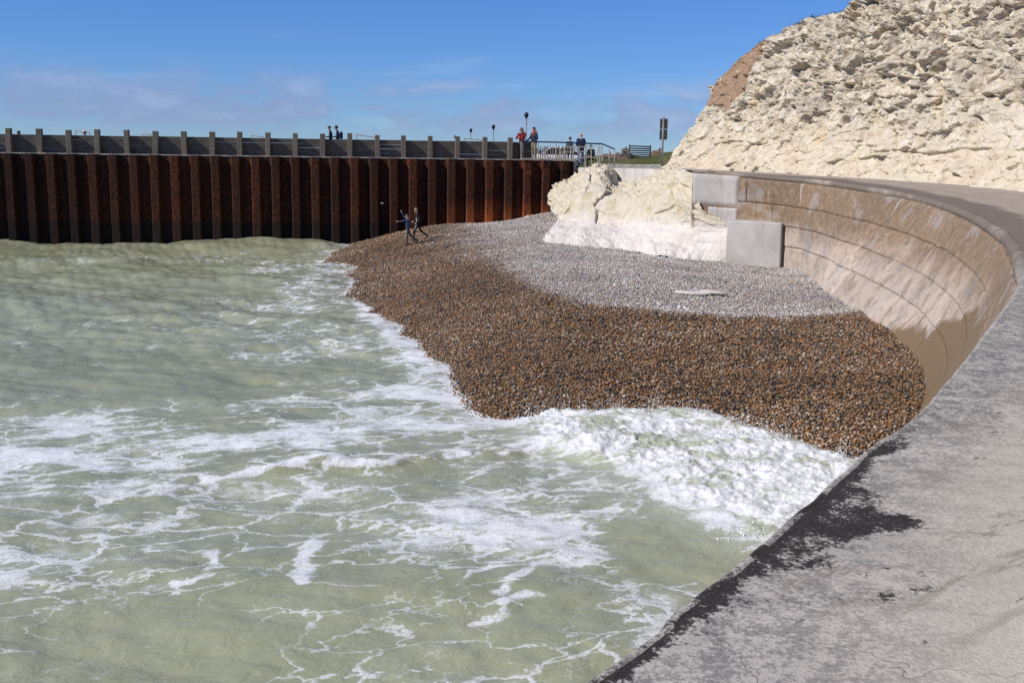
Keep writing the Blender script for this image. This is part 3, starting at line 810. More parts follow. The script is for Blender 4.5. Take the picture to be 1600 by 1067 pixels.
def scatter(name, pts, attrs, shapes, mat, label):
    """one object: points carrying size and colour attributes, a stone instanced on each by geometry nodes"""
    me = bpy.data.meshes.new(name)
    me.vertices.add(len(pts)); me.vertices.foreach_set('co', np.asarray(pts, np.float32).ravel())
    for k, v in attrs.items(): fattr(me, k, v)
    me.update()
    o = link(name, me, mat)
    hid = bpy.data.collections.new(name + '_shapes')
    for i, s in enumerate(shapes):
        hid.objects.link(bpy.data.objects.new(name + '_shape', s))
    ng = bpy.data.node_groups.new(name + '_scatter', 'GeometryNodeTree')
    ng.interface.new_socket('Geometry', in_out='INPUT', socket_type='NodeSocketGeometry')
    ng.interface.new_socket('Geometry', in_out='OUTPUT', socket_type='NodeSocketGeometry')
    N = ng.nodes; L = ng.links
    gi = N.new('NodeGroupInput'); go = N.new('NodeGroupOutput')
    ci = N.new('GeometryNodeCollectionInfo'); ci.inputs['Collection'].default_value = hid
    ci.inputs['Separate Children'].default_value = True; ci.inputs['Reset Children'].default_value = True
    iop = N.new('GeometryNodeInstanceOnPoints'); iop.inputs['Pick Instance'].default_value = True
    rr = N.new('FunctionNodeRandomValue'); rr.data_type = 'FLOAT_VECTOR'
    rr.inputs[0].default_value = (-0.5, -0.5, 0); rr.inputs[1].default_value = (0.5, 0.5, 6.283)
    ri = N.new('FunctionNodeRandomValue'); ri.data_type = 'INT'
    for s in ri.inputs:
        if s.type == 'INT' and s.name == 'Max': s.default_value = len(shapes) - 1
        if s.type == 'INT' and s.name == 'Min': s.default_value = 0
        if s.type == 'INT' and s.name == 'Seed': s.default_value = 4
    na = N.new('GeometryNodeInputNamedAttribute'); na.data_type = 'FLOAT'; na.inputs['Name'].default_value = 'size'
    L.new(gi.outputs[0], iop.inputs['Points']); L.new(ci.outputs[0], iop.inputs['Instance'])
    L.new([s for s in ri.outputs if s.type == 'INT'][0], iop.inputs['Instance Index'])
    L.new([s for s in rr.outputs if s.type == 'VECTOR'][0], iop.inputs['Rotation'])
    L.new([s for s in na.outputs if s.type == 'VALUE'][0], iop.inputs['Scale'])
    L.new(iop.outputs[0], go.inputs[0])
    md = o.modifiers.new('scatter', 'NODES'); md.node_group = ng
    tag(o, label, kind='stuff')
    return o

def build_pebbles():
    sp = 0.062
    xs = np.arange(-10.5, 11.5, sp); ys = np.arange(15.0, 60.5, sp)
    X, Y = np.meshgrid(xs, ys)
    x = (X + RNG.uniform(-.5, .5, X.shape) * sp).ravel(); y = (Y + RNG.uniform(-.5, .5, X.shape) * sp).ravel()
    k = inside_land(x, y) & (np.abs(x) < 0.52 * y + 1) & (x < 0.46 * y + 0.5)
    # thin out the far stones a little: they overlap there
    k &= RNG.uniform(0, 1, x.shape) < np.interp(y, [15, 30, 45, 60], [1, 0.92, 0.7, 0.6])
    x, y = x[k], y[k]
    z = beach_z(x, y)
    k = z > -0.16
    x, y, z = x[k], y[k], z[k]
    wet = np.clip(wetness(x, y) + RNG.normal(0, 0.16, x.shape) + .5 * (RNG.random(x.shape) > .97) - .35 * (RNG.random(x.shape) > .96), 0, 1)
    patch = fbm(x * 0.35, y * 0.35, 3, 99)
    size = (0.043 + 0.036 * RNG.random(x.shape) ** 2.2 + 0.045 * (RNG.random(x.shape) > 0.972)) * (1 + 0.30 * patch) * np.interp(y, [15, 40, 60], [1, 1.08, 1.25])
    band = fbm(x * 0.5, y * 0.9, 3, 55)
    rnd = np.clip(RNG.random(x.shape) + 0.22 * band, 0, 1)
    z = z + 0.004 + RNG.uniform(-.012, .016, x.shape) + 0.02 * fbm(x * 1.2, y * 1.2, 4, 3)
    print('pebbles', len(x))
    scatter('pebbles', np.stack([x, y, z], 1), dict(size=size, wet=wet, rnd=rnd, rnd2=RNG.random(x.shape)), [pebble_mesh(i) for i in range(7)], MPEB, 'rounded flint pebbles of the shingle beach, brown where wet and grey where dry')
build_pebbles()

def inward(Cv):
    T = np.gradient(Cv[:, :2], axis=0); T /= np.linalg.norm(T, axis=1)[:, None]
    return np.stack([T[:, 1], -T[:, 0]], 1)
C_IN = inward(CC)
RAD = np.interp(CC[:, 1], [-10, 8, 13, 18, 40, 44], [0.035, 0.035, 0.10, 0.17, 0.10, 0.06])
EDGE_N = 0.018 * fbm(ARC * 2.3, ARC * 0 + 1.5, 4, 5) + 0.03 * np.clip(fbm(ARC * 5.1, ARC * 0 + 4.5, 3, 8) - .25, 0, 1)
EDGE_N = EDGE_N + np.where((ARC > np.interp(3.49, CC[:, 1], ARC) - 40) & (CC[:, 1] < 3.49), 0.03, 0.0)     # the coping steps at a joint

def build_promenade():
    A = CC.copy(); A[:, :2] += C_IN * (RAD + EDGE_N)[:, None]
    tt = np.linspace(0, 1, 70) ** 1.6
    P = A[:, None, :] * (1 - tt)[None, :, None] + II[:, None, :] * tt[None, :, None]
    X, Y = P[..., 0], P[..., 1]
    P[..., 2] += 0.012 * fbm(X * .7, Y * .7, 3, 12) * sstep(0, .1, tt)[None, :]
    dist = np.linalg.norm(P[..., :2] - CC[:, None, :2], axis=2)
    me = grid_mesh('promenade', P, flip=True)
    def blob(pts, w, soft=.5, z=3.6):
        L = np.array([at_z(px, py, z)[:2] for px, py in pts]); d = np.abs(poly_dist(X, Y, L))
        return 1 - sstep(w * (1 - soft), w * (1 + soft), d)
    weed = np.zeros(X.shape)
    weed = np.maximum(weed, 0.62 * blob([(1185, 862), (1260, 835), (1310, 805), (1330, 775)], .22, .6))
    weed = np.maximum(weed, 0.74 * blob([(1300, 830), (1365, 820), (1405, 815)], .13, .6))
    weed = np.maximum(weed, 0.60 * blob([(1150, 880), (1250, 880), (1300, 875)], .10, .8))
    weed = np.maximum(weed, 0.66 * blob([(1340, 903), (1400, 888)], .03, .8))
    weed = np.maximum(weed, 0.56 * blob([(1370, 940), (1450, 920)], .035, .8))
    weed = np.maximum(weed, 0.50 * blob([(1460, 925), (1530, 920)], .03, .8))
    weed = np.maximum(weed, 0.36 * blob([(1100, 1000), (1200, 940), (1340, 930)], .22, .9))
    weed = np.maximum(weed, 0.74 * (1 - sstep(0.03, 0.24, dist - RAD[:, None] + .09 * fbm(X * 4, Y * 4, 3, 2))) * (1 - sstep(5.4, 7.0, Y)) )
    weed = np.maximum(weed, 0.40 * (1 - sstep(0.0, 0.35, dist - RAD[:, None])) * (1 - sstep(6.0, 9.0, Y)))
    wd = poly_dist(X, Y, np.array([at_z(px, py, 3.6)[:2] for px, py in [(1700, 560), (1560, 640), (1460, 720), (1420, 800), (1440, 870), (1480, 960), (1500, 1100)]]))
    dry = sstep(-.25, .45, -wd + .2 * fbm(X * 1.4, Y * 1.4, 4, 9)) * (1 - 0.35 * blob([(1500, 960), (1560, 1040)], .5, .9))
    ref = at_z(1560, 760, 3.6); i = np.argmin(np.hypot(X - ref[0], Y - ref[1])); 
    if dry.ravel()[i] < 0.5: dry = 1 - dry
    dry = dry * (1 - sstep(9, 14, Y))
    fattr(me, 'weed', weed); fattr(me, 'dry', dry)
    dd = dist - RAD[:, None]
    fattr(me, 'band', np.clip((1 - sstep(.25, 1.5, dd + .35 * fbm(X * 1.1, Y * 1.1, 3, 15))) * (0.5 + 0.5 * sstep(4.5, 7, Y)) * (1 - .6 * sstep(14, 20, Y)), 0, 1))
    fattr(me, 'isles', (1 - sstep(7.0, 9.0, Y)) * sstep(.05, .3, dd) * (1 - sstep(2.2, 3.2, dd)))
    fattr(me, 'far', sstep(13, 19, Y)); fattr(me, 'edge', 1 - sstep(0.4, 2.6, dist))
    fattr(me, 'damp', np.maximum(blob([(1420, 880), (1520, 850), (1640, 790)], .55, .9), .5 * blob([(1480, 700), (1600, 620)], .5, .9)))
    tag(link('promenade', me, MPROM), kind='structure')
build_promenade()

# ---- curved sea wall: core, rounded coping lengths, face panels
def face_point(i, t, off=0.0):
    """point on the battered, slightly concave face; i float index along the curves, t 0 at the coping .. 1 at the foot"""
    i = np.asarray(i, float); t = np.asarray(t, float)
    k = np.arange(NS)
    g = lambda a: np.interp(i, k, a)
    cx, cy, cz = g(CC[:, 0]), g(CC[:, 1]), g(CC[:, 2]); fx, fy, fz = g(FF[:, 0]), g(FF[:, 1]), g(FF[:, 2])
    r = g(RAD); nx, ny = g(C_IN[:, 0]), g(C_IN[:, 1])
    w = t ** 1.2
    z0 = cz - r
    x = cx + (fx - cx) * w; y = cy + (fy - cy) * w; z = z0 + (fz - z0) * t
    wob = 0.02 * fbm(i * 0.09, t * 5, 4, 66)
    e = off + wob
    return np.stack([x - nx * e, y - ny * e, z], -1)

def build_sea_wall():
    root = thing('sea_wall', 'curving concrete sea wall with cracked brown panels behind the shingle', 'sea wall', tuple(CC[250]))
    base = np.array(root.location)
    # core, reaching below the shingle
    ii = np.arange(0, NS, 1.0); tt = np.linspace(0, 1.32, 26)
    I, T = np.meshgrid(ii, tt)
    P = face_point(I, T, -0.05)
    me = grid_mesh('wall_core', P - base, flip=True); fattr(me, 'arc', np.repeat(np.interp(ii, np.arange(NS), ARC)[None, :], len(tt), 0)); link('wall_core', me, MWALL, root)
    # coping lengths
    cuts = [0.0]
    while cuts[-1] < ARC[-1] - 1.0: cuts.append(cuts[-1] + random.uniform(5.0, 7.5))
    cuts[-1] = ARC[-1]
    jn = np.interp(3.49, CC[:, 1], ARC)
    cuts = sorted([c for c in cuts if abs(c - jn) > 1.0] + [jn])
    for a, b in zip(cuts[:-1], cuts[1:]):
        s = np.linspace(a + 0.0025, b - 0.0025, max(8, int((b - a) * 14)))
        k = np.interp(s, ARC, np.arange(NS))
        g = lambda v: np.interp(k, np.arange(NS), v)
        rows = []
        ang = np.linspace(0, math.pi / 2, 9)
        r = g(RAD); en = g(EDGE_N); nx, ny = g(C_IN[:, 0]), g(C_IN[:, 1]); cx, cy, cz = g(CC[:, 0]), g(CC[:, 1]), g(CC[:, 2])
        prof = [(r + en + 0.05, np.full(len(s), 0.02))] + [(r + en - r * math.sin(q), r * (1 - math.cos(q)) - 0.004) for q in ang] + [(np.full(len(s), 0.035), r + 0.06)]
        for ins, dn in prof:
            e = ins - 0.012
            wob = 0.012 * fbm(s * 1.7, dn * 6, 3, 19)
            rows.append(np.stack([cx + nx * (e + wob), cy + ny * (e + wob), cz - dn], 1))
        P = np.array(rows)
        me = grid_mesh('coping', P - base, flip=False)
        n = P.shape[:2]
        Y = P[..., 1]
        fattr(me, 'weed', np.where(Y < 4.9, 0.60, np.where(Y < 6.6, 0.34, 0.1)) + 0.5 * fbm(P[..., 0] * 2.5, Y * 2.5, 3, 6))
        fattr(me, 'far', sstep(13, 19, Y)); fattr(me, 'dry', 0 * Y); fattr(me, 'edge', 0.66 + .35 * fbm(P[..., 0] * .8, Y * .8, 3, 3)); fattr(me, 'damp', 0 * Y); fattr(me, 'band', 0.75 * (1 - sstep(14, 20, Y))); fattr(me, 'isles', 0 * Y)
        link('coping', me, MPROM, root)
    # face panels cast in lifts, joints irregular
    courses = [0.03, 0.30, 0.53, 0.75, 1.10]
    k0 = np.interp(11.0, CC[:, 1], np.arange(NS)); k1 = NS - 1
    s_lo, s_hi = np.interp([k0, k1], np.arange(NS), ARC)
    for c in range(4):
        s = s_lo + random.uniform(-1.2, 0)
        top0 = courses[c]; bot0 = courses[c + 1]
        while s < s_hi - 0.2:
            ln = random.uniform(1.9, 3.6); e = min(s + ln, s_hi)
            if s_hi - e < 0.8: e = s_hi
            nu, nv = max(8, int((e - s) * 7)), 11
            pu = np.concatenate([[0, .012], np.linspace(.05, .95, nu - 4), [.988, 1]]); pv = np.concatenate([[0, .03], np.linspace(.1, .9, nv - 4), [.97, 1]])
            U, Vv = np.meshgrid(pu, pv)
            S = s + 0.007 + (e - s - 0.014) * U + 0.03 * fbm(Vv * 3 + s, U * 0 + c, 3, 8) * ((U < .01) | (U > .99))
            jt = 0.013 * fbm(S * 0.7, S * 0 + c * 3.3, 4, 40, .6); jb = 0.013 * fbm(S * 0.7, S * 0 + (c + 1) * 3.3, 4, 40, .6)
            T = (top0 + jt + 0.0010) * (1 - Vv) + (bot0 + jb - 0.0010) * Vv
            K = np.interp(S.ravel(), ARC, np.arange(NS)).reshape(S.shape)
            proud = random.uniform(0.002, 0.022)
            border = np.minimum(np.minimum(U, 1 - U) * (e - s), np.minimum(Vv, 1 - Vv) * 1.0)
            off = np.where(border < 1e-6, -0.035, proud) + 0.007 * fbm(S * 2.5, T * 9, 3, 71)
            P = face_point(K, T)
            nx = np.interp(K, np.arange(NS), C_IN[:, 0]); ny = np.interp(K, np.arange(NS), C_IN[:, 1])
            P[..., 0] -= nx * off; P[..., 1] -= ny * off
            kmid = float(np.interp((s + e) / 2, ARC, np.arange(NS)))
            me = grid_mesh('concrete_panel', P - base, flip=True); fattr(me, 'arc', S)
            link('concrete_panel', me, MWALL, root)
            s = e
    # smooth grey repair at the end of the wall, stepped below
    kx = np.arange(NS)[-120:]; k_of = lambda x: float(np.interp(-x, -CC[-120:, 0], kx))
    for xa, xb, ta, tb in ((9.15, 7.36, 0.005, 0.37), (9.15, 8.0, 0.3702, 0.60)):
        U, Vv = np.meshgrid(np.linspace(0, 1, 24), np.linspace(0, 1, 12))
        Kk = k_of(xa) + (k_of(xb) - k_of(xa)) * U
        Tt = ta + (tb - ta) * Vv
        border = (U < .01) | (U > .99) | (Vv < .01) | (Vv > .99)
        P = face_point(Kk, Tt)
        nx = np.interp(Kk, np.arange(NS), C_IN[:, 0]); ny = np.interp(Kk, np.arange(NS), C_IN[:, 1])
        off = np.where(border, -0.03, 0.075)
        P[..., 0] -= nx * off; P[..., 1] -= ny * off
        me = grid_mesh('repair_slab', P - base, flip=True); fattr(me, 'arc', np.interp(Kk, np.arange(NS), ARC))
        link('repair_slab', me, MGREY, root)
    return root
build_sea_wall()

def build_block():
    # concrete box built against the foot of the wall, turned a little seaward
    a = at_y(1132, 415, 42.05); zb = 0.6; zt = float(at_y(1132, 345.5, 42.05)[2])
    th = math.radians(27); t = np.array([math.cos(th), -math.sin(th)]); n = np.array([math.sin(th), math.cos(th)])
    w = 2.2; d = 1.3
    root = thing('concrete_buttress', 'square grey concrete block standing against the foot of the sea wall', 'block', (float(a[0]), float(a[1]), zb))
    mb = MB(); vs = []
    for z, ins in ((0.0, 0.0), (zt - zb, 0.025)):
        for (u, v) in ((ins, ins), (w - ins, ins), (w - ins, d), (ins, d)):
            p = t * u + n * v; vs.append((p[0], p[1], z))
    mb.add(vs, [(0, 3, 2, 1), (4, 5, 6, 7), (0, 1, 5, 4), (1, 2, 6, 5), (2, 3, 7, 6), (3, 0, 4, 7)])
    o = mb.build('block_body', MGREY, root, bevel=0.03); fattr(o.data, 'arc', [v.co.x + v.co.y for v in o.data.vertices])
build_block()

def build_retaining():
    L = np.array([(7.9, 44.4, 4.60), (7.75, 47, 4.6), (7.1, 51, 4.58), (5.3, 56.2, 4.53), (3.55, 59.55, 4.50)])
    L = linked(L, 10)
    nrm = inward(L)     # right-hand side when walking away = landward
    root = thing('retaining_wall', 'low grey concrete wall behind the chalk outcrop below the path', 'wall', (5.1, 56.2, 1.0))
    base = np.array(root.location)
    cut = [0, 10, 20, 30, 40]
    for a, b in zip(cut[:-1], cut[1:]):
        s = L[a:b + 1].copy()
        if b < 40: s[-1] = s[-1] * .98 + s[-2] * .02
        n = nrm[a:b + 1]
        rows = []
        for off, dz in ((0, -3.6), (0, -0.03), (0.03, 0), (.37, 0), (.4, -.03), (.4, -3.6)):
            q = s.copy(); q[:, :2] += n * off; q[:, 2] += dz; rows.append(q)
        P = np.array(rows) - base
        me = grid_mesh('wall_length', P, smooth=False, flip=False)
        fattr(me, 'arc', (P[..., 0] * .6 + P[..., 1])); link('wall_length', me, MGREY, root)
    # path behind it, up to the cliff nose and the end of the pier
    A = L.copy(); A[:, :2] += nrm * 0.39; A[:, 2] -= 0.02
    B = np.array([np.interp(np.linspace(0, 1, len(A)), [0, .35, .7, 1], v) for v in ((7.9, 8.6, 9.5, 9.0), (44.5, 52, 58, 66), (4.57, 4.56, 4.56, 4.5))]).T
    tt = np.linspace(0, 1, 12)
    P = A[:, None, :] * (1 - tt)[None, :, None] + B[:, None, :] * tt[None, :, None]
    me = grid_mesh('path', P, flip=True)
    for nme, v in (('weed', 0.), ('dry', 0.), ('far', 1.), ('edge', .3), ('damp', 0.), ('band', 0.), ('isles', 0.)): fattr(me, nme, np.full(P.shape[:2], v))
    tag(link('path', me, MPROM), kind='structure')
build_retaining()

# ---- cliff
def build_cliff():
    K = np.array([(-2, -14, 3.5, 9), (8.5, 1, 3.5, 11), (12.6, 8.2, 3.5, 12), (16.1, 17.5, 3.7, 12.5), (17.3, 26, 3.9, 12.5), (17.2, 30, 4.0, 12.3), (16.9, 34, 4.1, 12), (16.2, 38, 4.2, 11.4),
                  (14.6, 41.2, 4.3, 10.4), (12.9, 44.5, 4.37, 9.0), (11.4, 48, 4.42, 7.35), (9.9, 53, 4.45, 7.05), (9.0, 55.5, 4.47, 6.55), (8.2, 58, 4.48, 5.45), (8.3, 60.5, 4.45, 4.7), (9.6, 63.5, 4.45, 4.3), (13, 67, 4.45, 4.0), (22, 72, 4.45, 4.0)])
    B = linked(K, 40)
    arc = np.concatenate([[0], np.cumsum(np.linalg.norm(np.diff(B[:, :2], axis=0), axis=1))])
    # samples: dense where the photograph looks
    i_view = np.argmax(B[:, 1] > 32.0); s_view = arc[i_view]; s_end = arc[np.argmax(B[:, 1] > 62.0)]
    s = np.concatenate([np.linspace(0, s_view, 110, endpoint=False), np.linspace(s_view, s_end, 620, endpoint=False), np.linspace(s_end, arc[-1], 60)])
    G = np.array([np.interp(s, arc, B[:, j]) for j in range(4)]).T
    T = np.gradient(G[:, :2], axis=0); T /= np.linalg.norm(T, axis=1)[:, None]
    ker = np.ones(15) / 15
    N = np.stack([np.convolve(np.pad(T[:, 1], 7, 'edge'), ker, 'valid'), -np.convolve(np.pad(T[:, 0], 7, 'edge'), ker, 'valid')], 1)
    nt = 330; t = np.concatenate([np.linspace(-0.05, 1, nt), 1 + np.linspace(0.02, 1, 26) ** 1.5])
    S, TT = np.meshgrid(s, t, indexing='ij')
    H = G[:, 3][:, None]
    up = np.clip(TT, -1, 1); back = np.clip(TT - 1, 0, 1)
    hgt = up * H
    setb_ = np.interp(G[:, 1], [46, 52, 57, 60], [.50, .54, .70, .72])[:, None] * hgt * (0.92 + 0.12 * np.sin(up * 3)) + back * 14.0
    zz = G[:, 2][:, None] + hgt + back * 0.9 - 0.25 * back ** .5
    # rock relief in metres along the face (S) and up it (hgt)
    a, h = S, hgt * 1.12
    wx = a + 0.5 * fbm(a * .6, h * .6, 3, 2); wy = h + 0.5 * fbm(a * .6 + 9, h * .6, 3, 3) + 0.10 * a * 0.4
    b1, e1 = blocks(wx * 0.42, wy * 0.62, 1, 0.7)
    b2, e2 = blocks(wx * 1.15 + 3, wy * 1.5, 2, 1.5)
    b3, e3 = blocks(wx * 2.7 + 7, wy * 3.3, 3, 1.6)
    b4, e4 = blocks(wx * 5.6 + 7, wy * 6.3, 4, 1.0)
    rough = sstep(1.5, 4.5, hgt + 1.2 * fbm(a * .3, h * .3, 3, 6) + 0.3)     # the foot is smoother, bedded chalk
    amp = 0.35 + 0.65 * rough
    e = 0.42 * fbm(a * .22, h * .25, 4, 20) + amp * (0.40 * b1 + 0.32 * b2 + 0.18 * b3 + 0.06 * b4) + 0.03 * fbm(a * 3, h * 3, 4, 30)
    e -= amp * (0.12 * np.exp(-(e2 / .05) ** 2) * (fbm(a * .9, h * .9, 2, 70) > 0) + 0.05 * np.exp(-(e3 / .08) ** 2))
    # bedding joints low down
    for hb, dep in ((1.25, .16), (2.3, .10), (3.4, .08)):
        hh = hgt - hb - 0.34 * fbm(a * .35, a * 0 + hb, 4, 13) - 0.05 * (a - s_view) * 0.12
        e -= dep * np.exp(-(hh / .05) ** 2) * (1 - rough * .6) * sstep(-.1, .3, fbm(a * .5, a * 0 + hb * 3, 3, 88))
        e += 0.035 * np.tanh(hh / .04) * (hb < 2) * sstep(-.2, .3, fbm(a * .5, a * 0 + hb * 3, 3, 88))
    foot = sstep(0.35, 0.0, hgt); e += 0.15 * foot
    e = e * (1 - back) * sstep(1.02, .96, TT) * 1.0 + e * 0.35 * (TT > .96) * (1 - back)
    # patch of brown clay near the end of the cliff, standing a little proud and smoother than the chalk
    yb = G[:, 1][:, None] + 0 * TT
    soil = sstep(54.6, 55.3, yb + .35 * fbm(a * 1.2, h * 1.2, 3, 33)) * sstep(61.5, 60.5, yb) * sstep(3.35, 3.6, hgt + .25 * fbm(a * 1.5, h * 1.5, 3, 35) + 0.9 * sstep(56, 54.5, yb))
    e = e * (1 - .72 * soil) + soil * (.10 * fbm(a * 1.1, h * 2.0, 4, 39) + .04 * fbm(a * 4, h * 4, 3, 37))
    P = np.zeros(S.shape + (3,))
    P[..., 0] = G[:, 0][:, None] + N[:, 0][:, None] * (setb_ - e)
    P[..., 1] = G[:, 1][:, None] + N[:, 1][:, None] * (setb_ - e)
    P[..., 2] = zz + 0.25 * e * up + back * 0.3 * fbm(a * .4, TT * 8, 3, 71)
    P[..., 0] -= N[:, 0][:, None] * soil * 0.22; P[..., 1] -= N[:, 1][:, None] * soil * 0.22
    me = grid_mesh('cliff', P, smooth=False)
    turf = np.clip(back * 14, 0, 1) * 1.0
    fattr(me, 'soil', soil); fattr(me, 'turf', turf)
    # extend the chalk material with soil and turf
    t_ = NT(MCLIFF.node_tree); b_ = [n for n in t_.n if n.type == 'BSDF_PRINCIPLED'][0]
    cur = b_.inputs['Base Color'].links[0].from_socket
    p = t_.pos(); n = t_.noise(p, 2.2, 5, 0.65); n2 = t_.noise(p, 9.0, 4, 0.7)
    sc = t_.ramp(n2, [(0.3, (0.24, 0.145, 0.085)), (0.6, (0.37, 0.255, 0.17)), (0.8, (0.52, 0.43, 0.34))])
    c = t_.mix(t_.step(t_.math('ADD', t_.attr('soil'), t_.math('MULTIPLY', t_.math('SUBTRACT', n, 0.5), 0.5)), 0.4, 0.6), cur, sc)
    c = t_.mix(t_.step(t_.math('ADD', t_.attr('turf'), t_.math('MULTIPLY', t_.math('SUBTRACT', n, 0.5), 0.6)), 0.35, 0.6), c, t_.ramp(n2, [(0.3, (0.05, 0.06, 0.02)), (0.7, (0.20, 0.17, 0.085))]))
    t_.put(b_.inputs['Base Color'], c)
    o = link('cliff', me, MCLIFF); tag(o, kind='structure')
    # loose blocks standing proud of the face: parts of the cliff
    shapes = []
    for k in range(9):
        bm = bmesh.new(); r = random.Random(k + 50)
        for _ in range(11):
            v = Vector((r.uniform(-1, 1), r.uniform(-1, 1), r.uniform(-1, 1)))
            bm.verts.new(v.normalized() * r.uniform(.7, 1))
        res = bmesh.ops.convex_hull(bm, input=list(bm.verts))
        bmesh.ops.delete(bm, geom=[g for g in res['geom_interior'] if isinstance(g, bmesh.types.BMVert)], context='VERTS')
        m2 = bpy.data.meshes.new('chalk_block'); bm.to_mesh(m2); bm.free(); m2.materials.append(MCLIFF); shapes.append(m2)
    r = random.Random(5)
    lo = 112; hi = 700
    cnt = 0
    while cnt < 240:
        i = r.randrange(lo, hi); j = r.randrange(20, nt - 8)
        if r.random() > 0.25 + 0.75 * rough[i, j]: continue
        q = P[i, j]
        ob = bpy.data.objects.new('chalk_block', r.choice(shapes)); COL.objects.link(ob); ob.parent = o
        sc_ = r.uniform(.09, .20) * (1.7 if r.random() > .9 else 1)
        ob.location = (q[0] + N[i, 0] * sc_ * .35, q[1] + N[i, 1] * sc_ * .35, q[2])
        ob.scale = (sc_ * r.uniform(.8, 1.4), sc_ * r.uniform(.8, 1.4), sc_ * r.uniform(.6, 1.0)); ob.rotation_euler = (r.uniform(-.6, .6), r.uniform(-.6, .6), r.uniform(0, 6.28))
        cnt += 1
    # grass hanging on the brow
    vs, fs = [], []
    r = random.Random(8)
    cr = [(i, nt + k) for i in range(300, 600) for k in range(0, 6) if 46.5 < G[i, 1] < 56.0]
    for _ in range(5200):
        i, j = r.choice(cr)
        dens = 0.5 + 0.9 * float(vnoise(np.array([s[i] * .9]), np.array([3.0]), 4)[0])
        if not (48.0 < G[i, 1] < 52.6) and r.random() > 0.22: continue
        q = P[i, j] + np.array([r.uniform(-.1, .1), r.uniform(-.1, .1), -.03])
        hgt_ = r.uniform(.08, .26) * dens; an = r.uniform(0, 6.28); w = .012; lean = r.uniform(0, .12)
        dx, dy = math.cos(an), math.sin(an); k = len(vs)
        vs += [(q[0] - dy * w, q[1] + dx * w, q[2]), (q[0] + dy * w, q[1] - dx * w, q[2]), (q[0] + dx * lean, q[1] + dy * lean, q[2] + hgt_)]
        fs.append((k, k + 1, k + 2))
    MG = plain('brow_grass', (0.075, 0.095, 0.026), 0.9, 0.5, 1.0, 0)
    g = link('brow_grass', arr_mesh('brow_grass', vs, fs, False), MG)
    tag(g, 'dry green grass growing along the brow of the chalk cliff', kind='stuff')
build_cliff()

